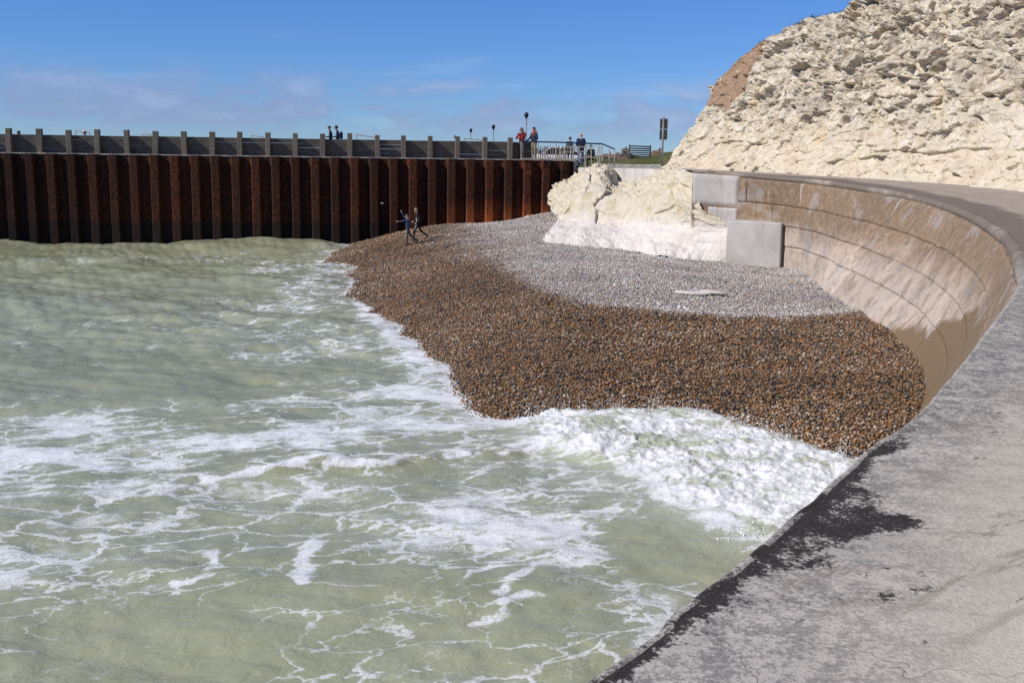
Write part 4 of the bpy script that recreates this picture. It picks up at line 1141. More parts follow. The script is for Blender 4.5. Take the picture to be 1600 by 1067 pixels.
# ---- chalk outcrop between the pier and the sea wall
def build_outcrop():
    G = [
        [(864, 342, 57.5), (872, 356, 53), (846, 381, 47.4), (905, 391, 45.8), (935, 395, 45.2), (960, 397, 44.7), (1055, 407, 43.0), (1150, 423, 42.3)],
        [(862, 330, 57.6), (875, 347, 53.2), (853, 368, 48.0), (902, 368, 47.3), (932, 371, 46.6), (962, 374, 46.0), (1055, 381, 44.0), (1150, 382, 42.5)],
        [(859, 318, 57.7), (874, 336, 53.8), (888, 345, 50.6), (915, 346, 49.5), (942, 348, 48.9), (970, 350, 48.2), (1060, 353, 44.9), (1148, 354, 42.6)],
        [(860, 307, 58.0), (880, 306, 54.3), (902, 308, 51.2), (932, 307, 50.3), (958, 310, 49.6), (990, 309, 48.8), (1055, 309, 45.3), (1097, 327, 43.7)],
        [(870, 294, 58.3), (893, 284, 56.6), (918, 266, 55.4), (945, 262, 54.6), (960, 292, 53.4), (994, 286, 52.2), (1036, 268, 48.4), (1082, 271, 44.9)],
        [(884, 290, 59.3), (912, 276, 59.0), (936, 266, 58.0), (955, 268, 57.3), (972, 292, 56.4), (1008, 288, 55), (1050, 270, 49.2), (1090, 272, 45.6)],
    ]
    W = np.array([[at_y(*p) for p in row] for row in G])          # 6 x 7 x 3
    # smooth loft
    L1 = np.array([linked(W[r], 60) for r in range(6)])           # 6 x 361 x 3
    Cn = L1.shape[1]
    rowpos = [0, .22, .45, .68, .9, 1.0]
    tt = np.linspace(0, 1, 250)
    P = np.zeros((len(tt), Cn, 3))
    for c in range(Cn):
        for k in range(3): P[:, c, k] = np.interp(tt, rowpos, L1[:, c, k])
    # arc coords
    arc = np.concatenate([[0], np.cumsum(np.linalg.norm(np.diff(L1[2], axis=0), axis=1))])
    hh = np.concatenate([[0], np.cumsum(np.linalg.norm(np.diff(P.mean(1), axis=0), axis=1))])
    A, Hh = np.meshgrid(arc, hh); TT = np.repeat(tt[:, None], Cn, 1)
    du = np.gradient(P, axis=1); dv = np.gradient(P, axis=0)
    n = np.cross(du, dv); n /= np.linalg.norm(n, axis=2)[..., None] + 1e-9
    for c in range(3):
        ker = np.ones(21) / 21
        n[..., c] = np.apply_along_axis(lambda v: np.convolve(np.pad(v, 10, 'edge'), ker, 'valid'), 1, n[..., c])
        n[..., c] = np.apply_along_axis(lambda v: np.convolve(np.pad(v, 10, 'edge'), ker, 'valid'), 0, n[..., c])
    if n[60, Cn // 2, 1] > 0: n = -n
    wx = A + .2 * fbm(A * .8, Hh * .8, 3, 2); wy = Hh + .15 * fbm(A * .8, Hh * .8 + 5, 3, 3)
    b1, e1 = blocks(wx * .55, wy * .90, 11, 1.15); b2, e2 = blocks(wx * 1.5, wy * 1.9, 12, 1.1); b3, e3 = blocks(wx * 3.6, wy * 4.2, 13, .9)
    up = sstep(.40, .47, TT + .03 * fbm(A * .9, Hh * 0, 3, 9)); top = sstep(.62, .8, TT)
    e = 0.22 * fbm(A * .35, Hh * .4, 4, 5) * (1 - .5 * up)
    e += up * (0.13 * b1 + (0.05 + .06 * top) * b2 + (0.02 + .03 * top) * b3 - 0.07 * np.exp(-(e1 / .022) ** 2) - 0.05 * np.exp(-(e2 / .04) ** 2) * (.2 + top)) + up * .12
    e += (1 - up) * (0.05 * fbm(A * 1.3, Hh * 1.3, 4, 8) + 0.10 * fbm(A * .5 + 3, Hh * 1.8, 3, 28))
    e += 0.03 * fbm(A * 5, Hh * 5, 4, 17) + 0.34 * (1 - sstep(.12, .34, TT)) * fbm(A * .75, Hh * .5, 4, 58)
    e = e * (0.25 + 0.75 * sstep(arc[-1] - .2, arc[-1] - 2.2, A))
    P = P + n * e[..., None]
    me = grid_mesh('chalk_outcrop', P, smooth=False)
    up_face = n[60, Cn // 2]
    fattr(me, 'zone', sstep(.28, .60, TT + .08 * fbm(A * .6, Hh * .6, 3, 41)))
    o = link('chalk_outcrop', me, MCHALK)
    tag(o, kind='structure')
    # slumped slab of chalk in the dry shingle
    c = at_z(1095, 468, .98)
    mb = MB(); mb.ball((0, 0, 0), (0.75, 0.30, 0.075), 18, 8)
    mb.v = [(x + .08 * math.sin(9 * y + 3 * x), y + .06 * math.sin(5 * x), z + .02 * math.sin(7 * x + 5 * y)) for x, y, z in mb.v]
    zb = float(beach_z(c[0], c[1]))
    s = mb.build('chalk_slab', MCHALK, None, (float(c[0]), float(c[1]), zb + 0.05), smooth=True)
    fattr(s.data, 'zone', np.zeros(len(s.data.vertices)))
    tag(s, 'flat pale chalk slab half buried in the dry grey shingle', 'rock', kind='thing')
build_outcrop()

# ---- ground beyond
def build_ground():
    xs = np.concatenate([np.linspace(-6, 40, 60), [80, 200, 600, 2500]]); ys = np.concatenate([np.linspace(65.2, 110, 50), [160, 300, 700, 1500, 4000]])
    X, Y = np.meshgrid(xs, ys)
    Z = 4.25 + 0.12 * fbm(X * .2, Y * .2, 3, 3)
    Z -= sstep(100, 900, Y) * 1.0
    tag(link('ground', grid_mesh('ground', np.stack([X, Y, Z], 2)), MGRASS), kind='structure')
    # turf bank by the signpost
    xs = np.linspace(5.0, 16, 120); ys = np.linspace(66.5, 82, 60)
    X, Y = np.meshgrid(xs, ys)
    tx = (X - 5.0) / 11
    rise = np.interp(X, [5, 7.5, 9.5, 11, 13, 16], [-.35, .28, .68, 1.0, 1.15, 1.2]) * sstep(66.5, 69.5, Y) * (1 - sstep(78, 82, Y))
    Z = 4.45 + rise + .05 * fbm(X * 1.3, Y * 1.3, 4, 4) * sstep(66.5, 68, Y)
    tag(link('grass_bank', grid_mesh('grass_bank', np.stack([X, Y, Z], 2)), MGRASS), kind='structure')
    # pier deck
    L = []
    mb = MB()
    a = np.array([-42.0, wall_y(-42)]) - WALL_NRM * 0.48; b = np.array([3.6, wall_y(3.6)]) - WALL_NRM * 0.48
    c = b - WALL_NRM * 7.5; d = a - WALL_NRM * 7.5
    q = [a, b, c, d]
    vs = [(p[0], p[1], z) for z in (-1.5, DECK_Z - 0.03) for p in q]
    mb.add(vs, [(0, 3, 2, 1), (4, 5, 6, 7), (0, 1, 5, 4), (1, 2, 6, 5), (2, 3, 7, 6), (3, 0, 4, 7)])
    o = mb.build('pier_deck', MCONC); tag(o, kind='structure')
build_ground()

# ================================================================== pier: sheet piles and timber fence
def wpt(x, out=0.0, z=0.0):
    """point on the pile wall line at x, 'out' metres towards the camera"""
    return np.array([x + WALL_NRM[0] * out, wall_y(x) + WALL_NRM[1] * out, z])
WANG = math.atan(0.125)
def build_piles():
    root = thing('sheet_pile_wall', 'tall rust-brown steel sheet pile wall along the pier, rising from the sea', 'pile wall', tuple(wpt(-12, 0, 0)))
    base = np.array(root.location)
    per = 1.065 / math.cos(WANG)
    # one pan: front flange, two webs, half of the back flange each side
    prof = [(-per / 2 + .004, -.42), (-0.335, -.42), (-0.185, 0.0), (0.185, 0.0), (0.335, -.42), (per / 2 - .004, -.42)]
    def pile(seed):
        r = random.Random(seed)
        nz = 14; zs = np.linspace(-2.0, 4.86, nz)
        vs = []; fs = []
        n = len(prof)
        for side, th in ((0, 0.0), (1, -0.03)):
            for z in zs:
                for (u, v) in prof:
                    vs.append((u + r.uniform(-.004, .004), -(v + th) + r.uniform(-.004, .004), z))
        for side in range(2):
            o = side * nz * n
            for k in range(nz - 1):
                for i in range(n - 1):
                    q = (o + k * n + i, o + k * n + i + 1, o + (k + 1) * n + i + 1, o + (k + 1) * n + i)
                    fs.append(q if side == 0 else q[::-1])
        o2 = nz * n
        for i in range(n - 1):
            fs.append(((nz - 1) * n + i, (nz - 1) * n + i + 1, o2 + (nz - 1) * n + i + 1, o2 + (nz - 1) * n + i))
        me = bpy.data.meshes.new('sheet_pile'); me.from_pydata(vs, [], fs); me.update(); me.materials.append(MRUST)
        return me
    shapes = [pile(k) for k in range(6)]
    for k in range(0, 39):
        x = 2.89 - 1.065 * k
        o = bpy.data.objects.new('sheet_pile', random.choice(shapes)); COL.objects.link(o); o.parent = root
        p = wpt(x, random.uniform(-.012, .012), 0)
        o.location = tuple(p - base); o.rotation_euler = (random.uniform(-.003, .003), 0, WANG)
        o.scale = (1, 1, random.uniform(.9985, 1.003))
    # flat bar running along the head of the piles, behind the front pans
    for k in range(13):
        x0 = 3.4 - 3.4 * k; x1 = x0 - 3.38
        c = wpt((x0 + x1) / 2, -0.44, 4.875)
        MB().box((0, 0, 0), (3.38 / math.cos(WANG), .10, .07), WANG).build('capping_bar', MCAP, root, tuple(c - base))
MCAP = plain('rust_streaked_capping', (0.40, 0.36, 0.31), 0.85, 0.45, 5.0, 0.3)
build_piles()

def build_fence():
    root = thing('timber_fence', 'weathered dark timber plank fence with square posts on top of the pier', 'fence', tuple(wpt(-12, -.7, DECK_Z)))
    base = np.array(root.location)
    px = [-0.2, -1.62, -3.15, -4.65, -6.13, -7.56, -9.07, -10.57, -12.04, -13.52, -15.02, -16.47, -17.94, -19.45, -20.91, -22.47, -23.9, -25.42, -26.97, -28.45, -29.95, -31.4]
    tops = [6.10, 6.11, 6.12, 6.12, 6.11, 6.12, 6.20, 6.14, 6.15, 6.16, 6.17, 6.15, 6.16, 6.14, 6.18, 6.19, 6.13, 6.17, 6.18, 6.15, 6.14, 6.17]
    for x, tz in zip(px, tops):
        h = tz - 4.80
        mb = MB().box((0, 0, h / 2), (.265, .30, h), 0, 0.012)
        c = wpt(x, -0.575, 4.80)
        mb.build('post', MPOST, root, tuple(c - base), bevel=0.012, rot=(random.uniform(-.012, .012), random.uniform(-.022, .022), WANG))
    # four planks per bay run, each two bays long, with daylight between some of them
    rows = [(5.015, .24), (5.255, .232), (5.492, .234), (5.735, .246)]
    ends = [1.05] + px
    for r, (zc, hh) in enumerate(rows):
        i = 0 if r % 2 == 0 else 1
        cuts = [0] + list(range(1 if r % 2 else 2, len(ends) - 1, 2)) + [len(ends) - 1]
        for a, b in zip(cuts[:-1], cuts[1:]):
            x0, x1 = ends[a], ends[b]
            if r == 0 or True:
                hgt = hh + random.uniform(-.012, .016)
                c = wpt((x0 + x1) / 2, -0.785 - random.uniform(0, .012), zc + random.uniform(-.006, .006))
                MB().box((0, 0, 0), (abs(x1 - x0) / math.cos(WANG) - .012, .055, hgt), 0, 0.004).build('plank', MBOARD, root, tuple(c - base), rot=(0, random.uniform(-.0035, .0035), WANG))
build_fence()

# ================================================================== people
SKIN = plain('skin', (0.52, 0.30, 0.22), 0.55, 0.12, 20, 0.05)
HAIR_B = plain('brown_hair', (0.055, 0.032, 0.018), 0.7, 0.4, 30, 0.3)
HAIR_D = plain('dark_hair', (0.014, 0.011, 0.010), 0.6, 0.4, 30, 0.3)
HAIR_F = plain('fair_hair', (0.26, 0.17, 0.085), 0.7, 0.35, 30, 0.3)
C_BLACK = plain('black_cloth', (0.011, 0.011, 0.013), 0.85, 0.35, 14, 0.3)
C_NAVY = plain('navy_cloth', (0.014, 0.022, 0.055), 0.8, 0.35, 14, 0.3)
C_BLUE = plain('blue_cloth', (0.045, 0.075, 0.16), 0.8, 0.3, 14, 0.3)
C_JEAN = plain('denim', (0.028, 0.055, 0.14), 0.85, 0.35, 16, 0.3)
C_GREY = plain('grey_cloth', (0.075, 0.075, 0.080), 0.85, 0.3, 14, 0.3)
C_KHAKI = plain('khaki_cloth', (0.27, 0.235, 0.17), 0.85, 0.2, 14, 0.3)
C_TEAL = plain('grey_green_cloth', (0.06, 0.075, 0.075), 0.85, 0.3, 14, 0.3)
C_WHITE = plain('white_cloth', (0.75, 0.74, 0.72), 0.8, 0.1, 14, 0.2)
C_ORANGE = plain('orange_cloth', (0.50, 0.10, 0.03), 0.8, 0.3, 14, 0.3)
C_SHOE = plain('dark_shoe', (0.015, 0.013, 0.012), 0.6, 0.3, 14, 0.2)
C_CAP = plain('dark_cap_cloth', (0.012, 0.016, 0.022), 0.8, 0.3, 14, 0.3)
C_PINK = plain('pink_cap_cloth', (0.60, 0.33, 0.28), 0.8, 0.2, 14, 0.3)
def mat_plaid():
    m, t, b = new_mat('red_plaid_cloth')
    p = t.obj(); x, y, z = t.sep(p)
    s = lambda v: t.step(t.math('FRACT', t.math('MULTIPLY', v, 7.5)), 0.46, 0.54)
    f = t.math('MULTIPLY', t.math('ADD', s(z), s(t.math('ADD', x, t.math('MULTIPLY', y, 0.6)))), 0.5)
    setb(t, b, t.ramp(f, [(0.0, (0.42, 0.030, 0.035)), (0.5, (0.16, 0.012, 0.020)), (1.0, (0.018, 0.012, 0.022))]), 0.85, t.bump(t.noise(p, 18, 4), .3, .01), 0.2)
    return m
C_PLAID = mat_plaid()

JOINTS = dict(pelvis=(0, 0, .95), chest=(0, .0, 1.28), neck=(0, 0, 1.46), head=(0, .025, 1.635),
              sh_l=(-.185, 0, 1.41), sh_r=(.185, 0, 1.41), el_l=(-.245, -.02, 1.12), el_r=(.245, -.02, 1.12), wr_l=(-.25, .07, .88), wr_r=(.25, .07, .88),
              hip_l=(-.095, 0, .92), hip_r=(.095, 0, .92), kn_l=(-.105, .02, .50), kn_r=(.105, .02, .50), an_l=(-.105, -.02, .085), an_r=(.105, -.02, .085))
def person(label, loc, heading, height=1.75, joints=None, top=C_NAVY, legs=C_GREY, hair=HAIR_B, shoes=C_SHOE, toes=None, hat=None, bulk=1.0, face=None, group=None, extra=None, curl=0.7):
    J = {k: Vector(v) for k, v in JOINTS.items()}
    for k, v in (joints or {}).items(): J[k] = Vector(v)
    prims = []      # (kind, a, b, ra, rb, material slot)
    cap = lambda a, b, ra, rb, s: prims.append((Vector(a), Vector(b), ra, rb, s))
    B = bulk
    pel, che, nec, hed = J['pelvis'], J['chest'], J['neck'], J['head']
    right = (J['sh_r'] - J['sh_l']).normalized()
    # torso as overlapping horizontal bars -> a shaped trunk
    for f, w, r in ((0.0, .075, .112), (.25, .068, .108), (.5, .070, .108), (.75, .088, .112), (1.0, .105, .108)):
        c = pel.lerp(che, f); hr = (J['hip_r'] - J['hip_l']).normalized().lerp(right, f)
        cap(c - hr * w * B, c + hr * w * B, r * B, r * B, 1 if f > .12 else 2)
    cap(J['sh_l'].lerp(J['sh_r'], .12), J['sh_l'].lerp(J['sh_r'], .88), .072 * B, .072 * B, 1)
    cap(che, nec, .10 * B, .065, 1)
    cap(nec - Vector((0, 0, .02)), hed - Vector((0, .0, .06)), .052, .05, 0)
    up = (hed - nec).normalized(); fw = face.normalized() if face is not None else Vector((0, 1, 0))
    fw = (fw - up * fw.dot(up)).normalized(); sd = fw.cross(up)
    cap(hed + up * .035 - fw * .018, hed + up * .03 + fw * .012, .088, .084, 0)
    cap(hed - up * .045 + fw * .028, hed - up * .07 + fw * .035, .062, .046, 0)
    cap(hed - up * .002 + fw * .085, hed - up * .028 + fw * .104, .012, .016, 0)
    for s in (-1, 1): cap(hed + sd * s * .083 - fw * .01 + up * .01, hed + sd * s * .087 - fw * .012 - up * .03, .014, .011, 0)
    for s in ('l', 'r'):
        cap(J['sh_' + s], J['el_' + s], .060 * B, .048 * B, 1); cap(J['el_' + s], J['wr_' + s], .046 * B, .036, 1)
        d = (J['wr_' + s] - J['el_' + s]).normalized(); sg = -1 if s == 'l' else 1
        w = J['wr_' + s]; pal = w + d * .075
        side = d.cross(Vector((0, 0, 1)) if abs(d.z) < .8 else Vector((0, 1, 0))).normalized(); nrm = side.cross(d)
        cap(w, pal, .028, .036, 0)
        for q, ln in ((-1.5, .062), (-.5, .078), (.5, .074), (1.5, .058)):
            k0 = pal + side * q * .021; k1 = k0 + d * ln * .55; k2 = k1 + (d * (1 - curl) + nrm * -curl).normalized() * ln * .5
            cap(k0, k1, .0115, .0105, 0); cap(k1, k2, .0105, .009, 0)
        th = w + d * .025 + side * -.03; cap(th, th + (d * .7 - side * .7).normalized() * .055, .013, .011, 0)
        cap(J['hip_' + s], J['kn_' + s], .092 * B, .064 * B, 2); cap(J['kn_' + s], J['an_' + s], .062 * B, .045, 2)
        a = J['an_' + s]; td = Vector((toes or {}).get(s, (0, 1, 0))).normalized()
        ft = a - Vector((0, 0, .045)); cap(ft - td * .045, ft + td * .15, .040, .034, 3)
    mb = MB()
    for a, b, ra, rb, s in prims:
        mb.ball(a, ra, 10, 8); mb.ball(b, rb, 10, 8)
        if (b - a).length > 1e-4: mb.tube(a, b, ra, rb, 10)
    me = mb.mesh('raw')
    tmp = bpy.data.objects.new('raw', me); COL.objects.link(tmp)
    md = tmp.modifiers.new('r', 'REMESH'); md.mode = 'VOXEL'; md.voxel_size = 0.0145
    sm = tmp.modifiers.new('s', 'SMOOTH'); sm.iterations = 3; sm.factor = 0.5
    dg = bpy.context.evaluated_depsgraph_get()
    body = bpy.data.meshes.new_from_object(tmp.evaluated_get(dg)); body.name = 'body'
    bpy.data.objects.remove(tmp); bpy.data.meshes.remove(me)
    n = len(body.polygons); ctr = np.zeros(n * 3); body.polygons.foreach_get('center', ctr); ctr = ctr.reshape(-1, 3)
    best = np.full(n, 9.0); slot = np.zeros(n, int)
    for a, b, ra, rb, s in prims:
        a_ = np.array(a); ab = np.array(b) - a_; L2 = ab @ ab + 1e-9
        t = np.clip((ctr - a_) @ ab / L2, 0, 1); d = np.linalg.norm(ctr - a_ - t[:, None] * ab, axis=1) - (ra + (rb - ra) * t)
        m = d < best; best = np.where(m, d, best); slot = np.where(m, s, slot)
    for mm in (SKIN, top, legs, shoes): body.materials.append(mm)
    body.polygons.foreach_set('material_index', slot.astype(np.int32)); body.polygons.foreach_set('use_smooth', np.ones(n, bool)); body.update()
    sc = height / 1.755
    root = thing('person', label, 'person', loc, heading, group); root.scale = (sc, sc, sc)
    link('body', body, None, root)
    # hair or hat: a cap over the skull
    def skullcap(name, m, grow, lo, back=0.0, brim=0.0):
        vs = []; fs = []; nu, nv = 18, 8
        for j in range(nv + 1):
            ph = math.radians(90 - j * (90 + lo) / nv)
            for k in range(nu):
                th = 2 * math.pi * k / nu
                low = 1.0
                fwd = math.cos(th)
                pz = math.sin(ph); 
                if fwd > .25: pz = max(pz, .28)              # leaves the brow free
                r = math.sqrt(max(0, 1 - min(1, pz * pz))) if pz > 0 else 1.0
                p = hed + up * .032 + (fw * (math.cos(th) * r) * 1.05 + sd * (math.sin(th) * r) * .94) * (.090 + grow) + up * pz * (.098 + grow)
                vs.append(p)
        for j in range(nv):
            for k in range(nu):
                fs.append((j * nu + k, (j + 1) * nu + k, (j + 1) * nu + (k + 1) % nu, j * nu + (k + 1) % nu))
        mb = MB().add(vs, fs)
        if brim:
            c = hed + up * .062 + fw * .085
            mb.box((0, 0, 0), (.13, .11, .012))
            q = Matrix((sd, fw, up)).transposed()
            for i in range(8): mb.v[-8 + i] = tuple(q @ Vector(mb.v[-8 + i]) + c + fw * .035)
        mb.build(name, m, root, smooth=True)
    if hat: skullcap('cap', hat, .016, 0, brim=1)
    if hair: skullcap('hair', hair, .009, 38)
    # eyes
    for s in (-1, 1):
        MB().ball(hed + up * .012 + sd * s * .032 + fw * .092, .010, 6, 5).build('eye', HAIR_D, root, smooth=True)
    if extra: extra(root, J, fw, up, sd)
    return root
PIER_G = 'people on the pier'
def pz(px, py, y): return at_y(px, py, y)
def to_cam(x, y): return math.atan2(-(-x), -y)   # heading that turns local +y to the camera
def face_heading(dx, dy): return math.atan2(-dx, dy)

def build_people():
    # two lads on the beach
    p = at_z(637, 381, .9); z = float(beach_z(p[0], p[1]))
    person('youth in blue top on the shingle with both arms flung out', (p[0], p[1], z + .01), face_heading(-1, -.25), 1.52,
           dict(pelvis=(0, 0, .93), chest=(.02, -.04, 1.27), neck=(.02, -.03, 1.45), head=(.02, .0, 1.62), sh_l=(-.16, -.02, 1.41), sh_r=(.20, -.04, 1.41),
                el_l=(-.20, .27, 1.36), wr_l=(-.18, .53, 1.33), el_r=(.30, .13, 1.56), wr_r=(.28, .27, 1.80),
                kn_l=(-.12, .05, .50), an_l=(-.14, .04, .085), kn_r=(.12, -.20, .52), an_r=(.13, -.54, .27)), C_BLUE, C_GREY, HAIR_D, toes=dict(l=(0, 1, 0), r=(0, .6, -.6)), face=Vector((0, 1, .05)), curl=.2)
    p = at_z(653, 376, .95); z = float(beach_z(p[0], p[1]))
    def stripes(root, J, fw, up, sd):
        mb = MB()
        f = Vector((-.02, .104, 0))
        mb.path([Vector((-.13, .06, 1.40)), Vector((-.165, .075, 1.25)), Vector((-.155, .085, 1.08)), Vector((-.145, .08, .95))], .022, 6)
        mb.path([Vector((-.16, .07, .88)), Vector((-.15, .20, .62)), Vector((-.14, .20, .45)), Vector((-.14, .19, .16))], .018, 6)
        mb.build('white_stripe', C_WHITE, root, smooth=True)
    person('youth in black tracksuit with white side stripe striding over the shingle', (p[0], p[1], z + .01), face_heading(-1, -.2), 1.62,
           dict(pelvis=(0, .0, .92), chest=(0, .03, 1.26), neck=(0, .05, 1.44), head=(0, .09, 1.60), sh_l=(-.18, .05, 1.40), sh_r=(.18, .03, 1.40),
                el_l=(-.22, -.08, 1.14), wr_l=(-.20, .10, .96), el_r=(.23, .02, 1.13), wr_r=(.18, .20, 1.02),
                kn_l=(-.11, .20, .53), an_l=(-.11, .22, .085), kn_r=(.11, -.16, .52), an_r=(.12, -.50, .24)), C_BLACK, C_BLACK, HAIR_F, shoes=C_SHOE, toes=dict(l=(0, 1, 0), r=(0, .6, -.6)), face=Vector((0, 1, .1)), extra=stripes)
    # pair walking along the pier behind the fence
    y = 61.6
    for px, lab, hr, ht, tp, h, hat in ((517, 'walker with light brown hair in dark jacket above the pier fence', 1.74, 0, C_BLACK, HAIR_B, None), (528, 'walker in dark cap and backpack following close behind on the pier', 1.76, 0, C_NAVY, HAIR_D, C_CAP)):
        q = at_y(px, 230, y)
        def pack(root, J, fw, up, sd):
            MB().box((0, -.20, 1.20), (.30, .17, .42)).build('backpack', C_NAVY, root, bevel=.05)
        person(lab, (q[0], y, DECK_Z - .03), face_heading(-1, -.12), hr,
               dict(head=(0, .07, 1.615), neck=(0, .035, 1.455), el_l=(-.23, .02, 1.14), wr_l=(-.12, .24, 1.12), el_r=(.23, .02, 1.14), wr_r=(.12, .24, 1.12), kn_l=(-.1, .14, .51), an_l=(-.1, .2, .09), kn_r=(.1, -.04, .5), an_r=(.1, -.25, .12)),
               tp, C_BLACK, h, hat=hat, extra=pack if hat else None, face=Vector((0, 1, -.35 if hat else 0)), group=PIER_G)
    # two sitting behind the fence at the far left: only their heads show
    for px, lab, hat, tp in ((28, 'dark-haired person in dark clothes sitting behind the fence at far left', None, C_NAVY), (135, 'person in pale pink cap sitting behind the pier fence', C_PINK, C_GREY)):
        yy = wall_y(at_y(px, 220, 58)[0]) + 1.9; q = at_y(px, 220, yy)
        top_z = at_y(px, 203.5, yy)[2]; hz = top_z - (DECK_Z - .03) - 1.335
        root = person(lab, (q[0], yy, DECK_Z - .03 + hz), face_heading(1 if px < 60 else -1, -.1), 1.72,
               dict(pelvis=(0, -.05, .52), chest=(0, -.02, .86), neck=(0, .02, 1.03), head=(0, .07, 1.195), sh_l=(-.185, 0, .98), sh_r=(.185, 0, .98), el_l=(-.24, .08, .72), el_r=(.24, .08, .72), wr_l=(-.14, .33, .66), wr_r=(.14, .33, .66),
                    hip_l=(-.095, -.03, .5), hip_r=(.095, -.03, .5), kn_l=(-.11, .42, .52), kn_r=(.11, .42, .52), an_l=(-.11, .45, .085), an_r=(.11, .45, .085)), tp, C_GREY, HAIR_D, hat=hat, group=PIER_G)
        bt = thing('bench', 'timber bench behind the pier fence under the %s' % ('leftmost sitter' if px < 60 else 'sitter in the pink cap'), 'bench', (q[0], yy, DECK_Z - .03), 0)
        MB().box((0, 0, .36 + hz), (1.4, .42, .05)).build('seat', MBOARD, bt)
        for sx in (-.55, .55): MB().box((sx, 0, .165 + hz / 2), (.08, .36, .33 + hz)).build('leg', MPOST, bt)
    # two men at the railing
    y = 60.9
    q = at_y(815, 249, y)
    def camera_(root, J, fw, up, sd):
        c = J['head'] + fw * .15 + up * .01
        m = MB().box(c, (.12, .06, .08)); m.tube(c + fw * .02, c + fw * .09, .032, n=10)
        m.build('camera', C_SHOE, root)
    person('man in red plaid shirt at the fence end holding a camera up', (q[0], y, DECK_Z - .03), face_heading(-q[0], -1), 1.76,
           dict(el_r=(.30, .14, 1.15), wr_r=(.10, .27, 1.22), el_l=(-.31, .17, 1.35), wr_l=(-.12, .18, 1.59)), C_PLAID, C_GREY, HAIR_D, extra=camera_, group=PIER_G)
    q = at_y(834, 249, y)
    def hood(root, J, fw, up, sd):
        mb = MB()
        for k in range(14):
            th = 2 * math.pi * k / 14; th2 = 2 * math.pi * (k + 1) / 14
            f = lambda t: J['neck'] + Vector((math.sin(t) * .115, math.cos(t) * .095, .035 - .05 * math.cos(t)))
            mb.tube(f(th), f(th2), .042, n=8)
        mb.tube(J['neck'] + Vector((-.03, .10, -.03)), J['chest'] + Vector((-.035, .135, -.04)), .022, .018, 8)
        mb.tube(J['neck'] + Vector((.03, .10, -.03)), J['chest'] + Vector((.03, .135, .04)), .022, .018, 8)
        mb.build('orange_hood', C_ORANGE, root, smooth=True)
    person('man in navy jacket with orange hood leaning on the blue handrail', (q[0], y, DECK_Z - .03), face_heading(-q[0], -1), 1.80,
           dict(el_l=(-.27, .0, 1.14), wr_l=(-.23, .20, .99), el_r=(.31, .02, 1.15), wr_r=(.40, .21, 1.00)), C_NAVY, C_KHAKI, HAIR_D, bulk=1.1, extra=hood, group=PIER_G)
    # three further back with their backs to us
    y = 66.0
    q = at_y(890, 252, y); gz = 4.62
    person('woman with short brown hair in grey-green jacket, back turned, behind the railing', (q[0], y, gz), face_heading(.1, 1), 1.64, None, C_TEAL, C_GREY, HAIR_B, group=PIER_G)
    q = at_y(907, 252, y)
    def collar(root, J, fw, up, sd):
        MB().tube(J['neck'] - up * .03, J['neck'] + up * .03, .078, .07, 12).build('collar', C_WHITE, root, smooth=True)
    person('bald man in navy jumper with white collar, back turned, behind the railing', (q[0], y, gz), face_heading(.05, 1), 1.86,
           dict(el_l=(-.27, .0, 1.13), wr_l=(-.2, .2, 1.05), el_r=(.27, 0, 1.13), wr_r=(.2, .2, 1.05)), C_NAVY, C_JEAN, None, bulk=1.12, extra=collar, group=PIER_G)
    y = 65.2
    q = at_y(923, 256, y); zt = at_y(923, 226, y)[2]; dz = zt - 1.335 * .97 - gz
    person('small figure in black sitting by the railing, beside the bald man', (q[0], y, gz + dz), face_heading(-.3, -1), 1.70,
           dict(pelvis=(0, -.05, .52), chest=(0, -.02, .86), neck=(0, .02, 1.03), head=(0, .07, 1.195), sh_l=(-.185, 0, .98), sh_r=(.185, 0, .98), el_l=(-.24, .08, .72), el_r=(.24, .08, .72), wr_l=(-.1, .33, .62), wr_r=(.1, .33, .62),
                hip_l=(-.095, -.03, .5), hip_r=(.095, -.03, .5), kn_l=(-.11, .42, .52), kn_r=(.11, .42, .52), an_l=(-.11, .45, .085), an_r=(.11, .45, .085)), C_BLACK, C_BLACK, HAIR_B, group=PIER_G)
    bt = thing('bench', 'small bench by the railing under the seated figure in black', 'bench', (q[0], y + .1, gz - .05), 0)
    MB().box((0, 0, .42 + dz), (1.1, .42, .05)).build('seat', MBOARD, bt)
    for sx in (-.42, .42): MB().box((sx, 0, .2 + dz / 2), (.07, .34, .40 + dz)).build('leg', MPOST, bt)
build_people()

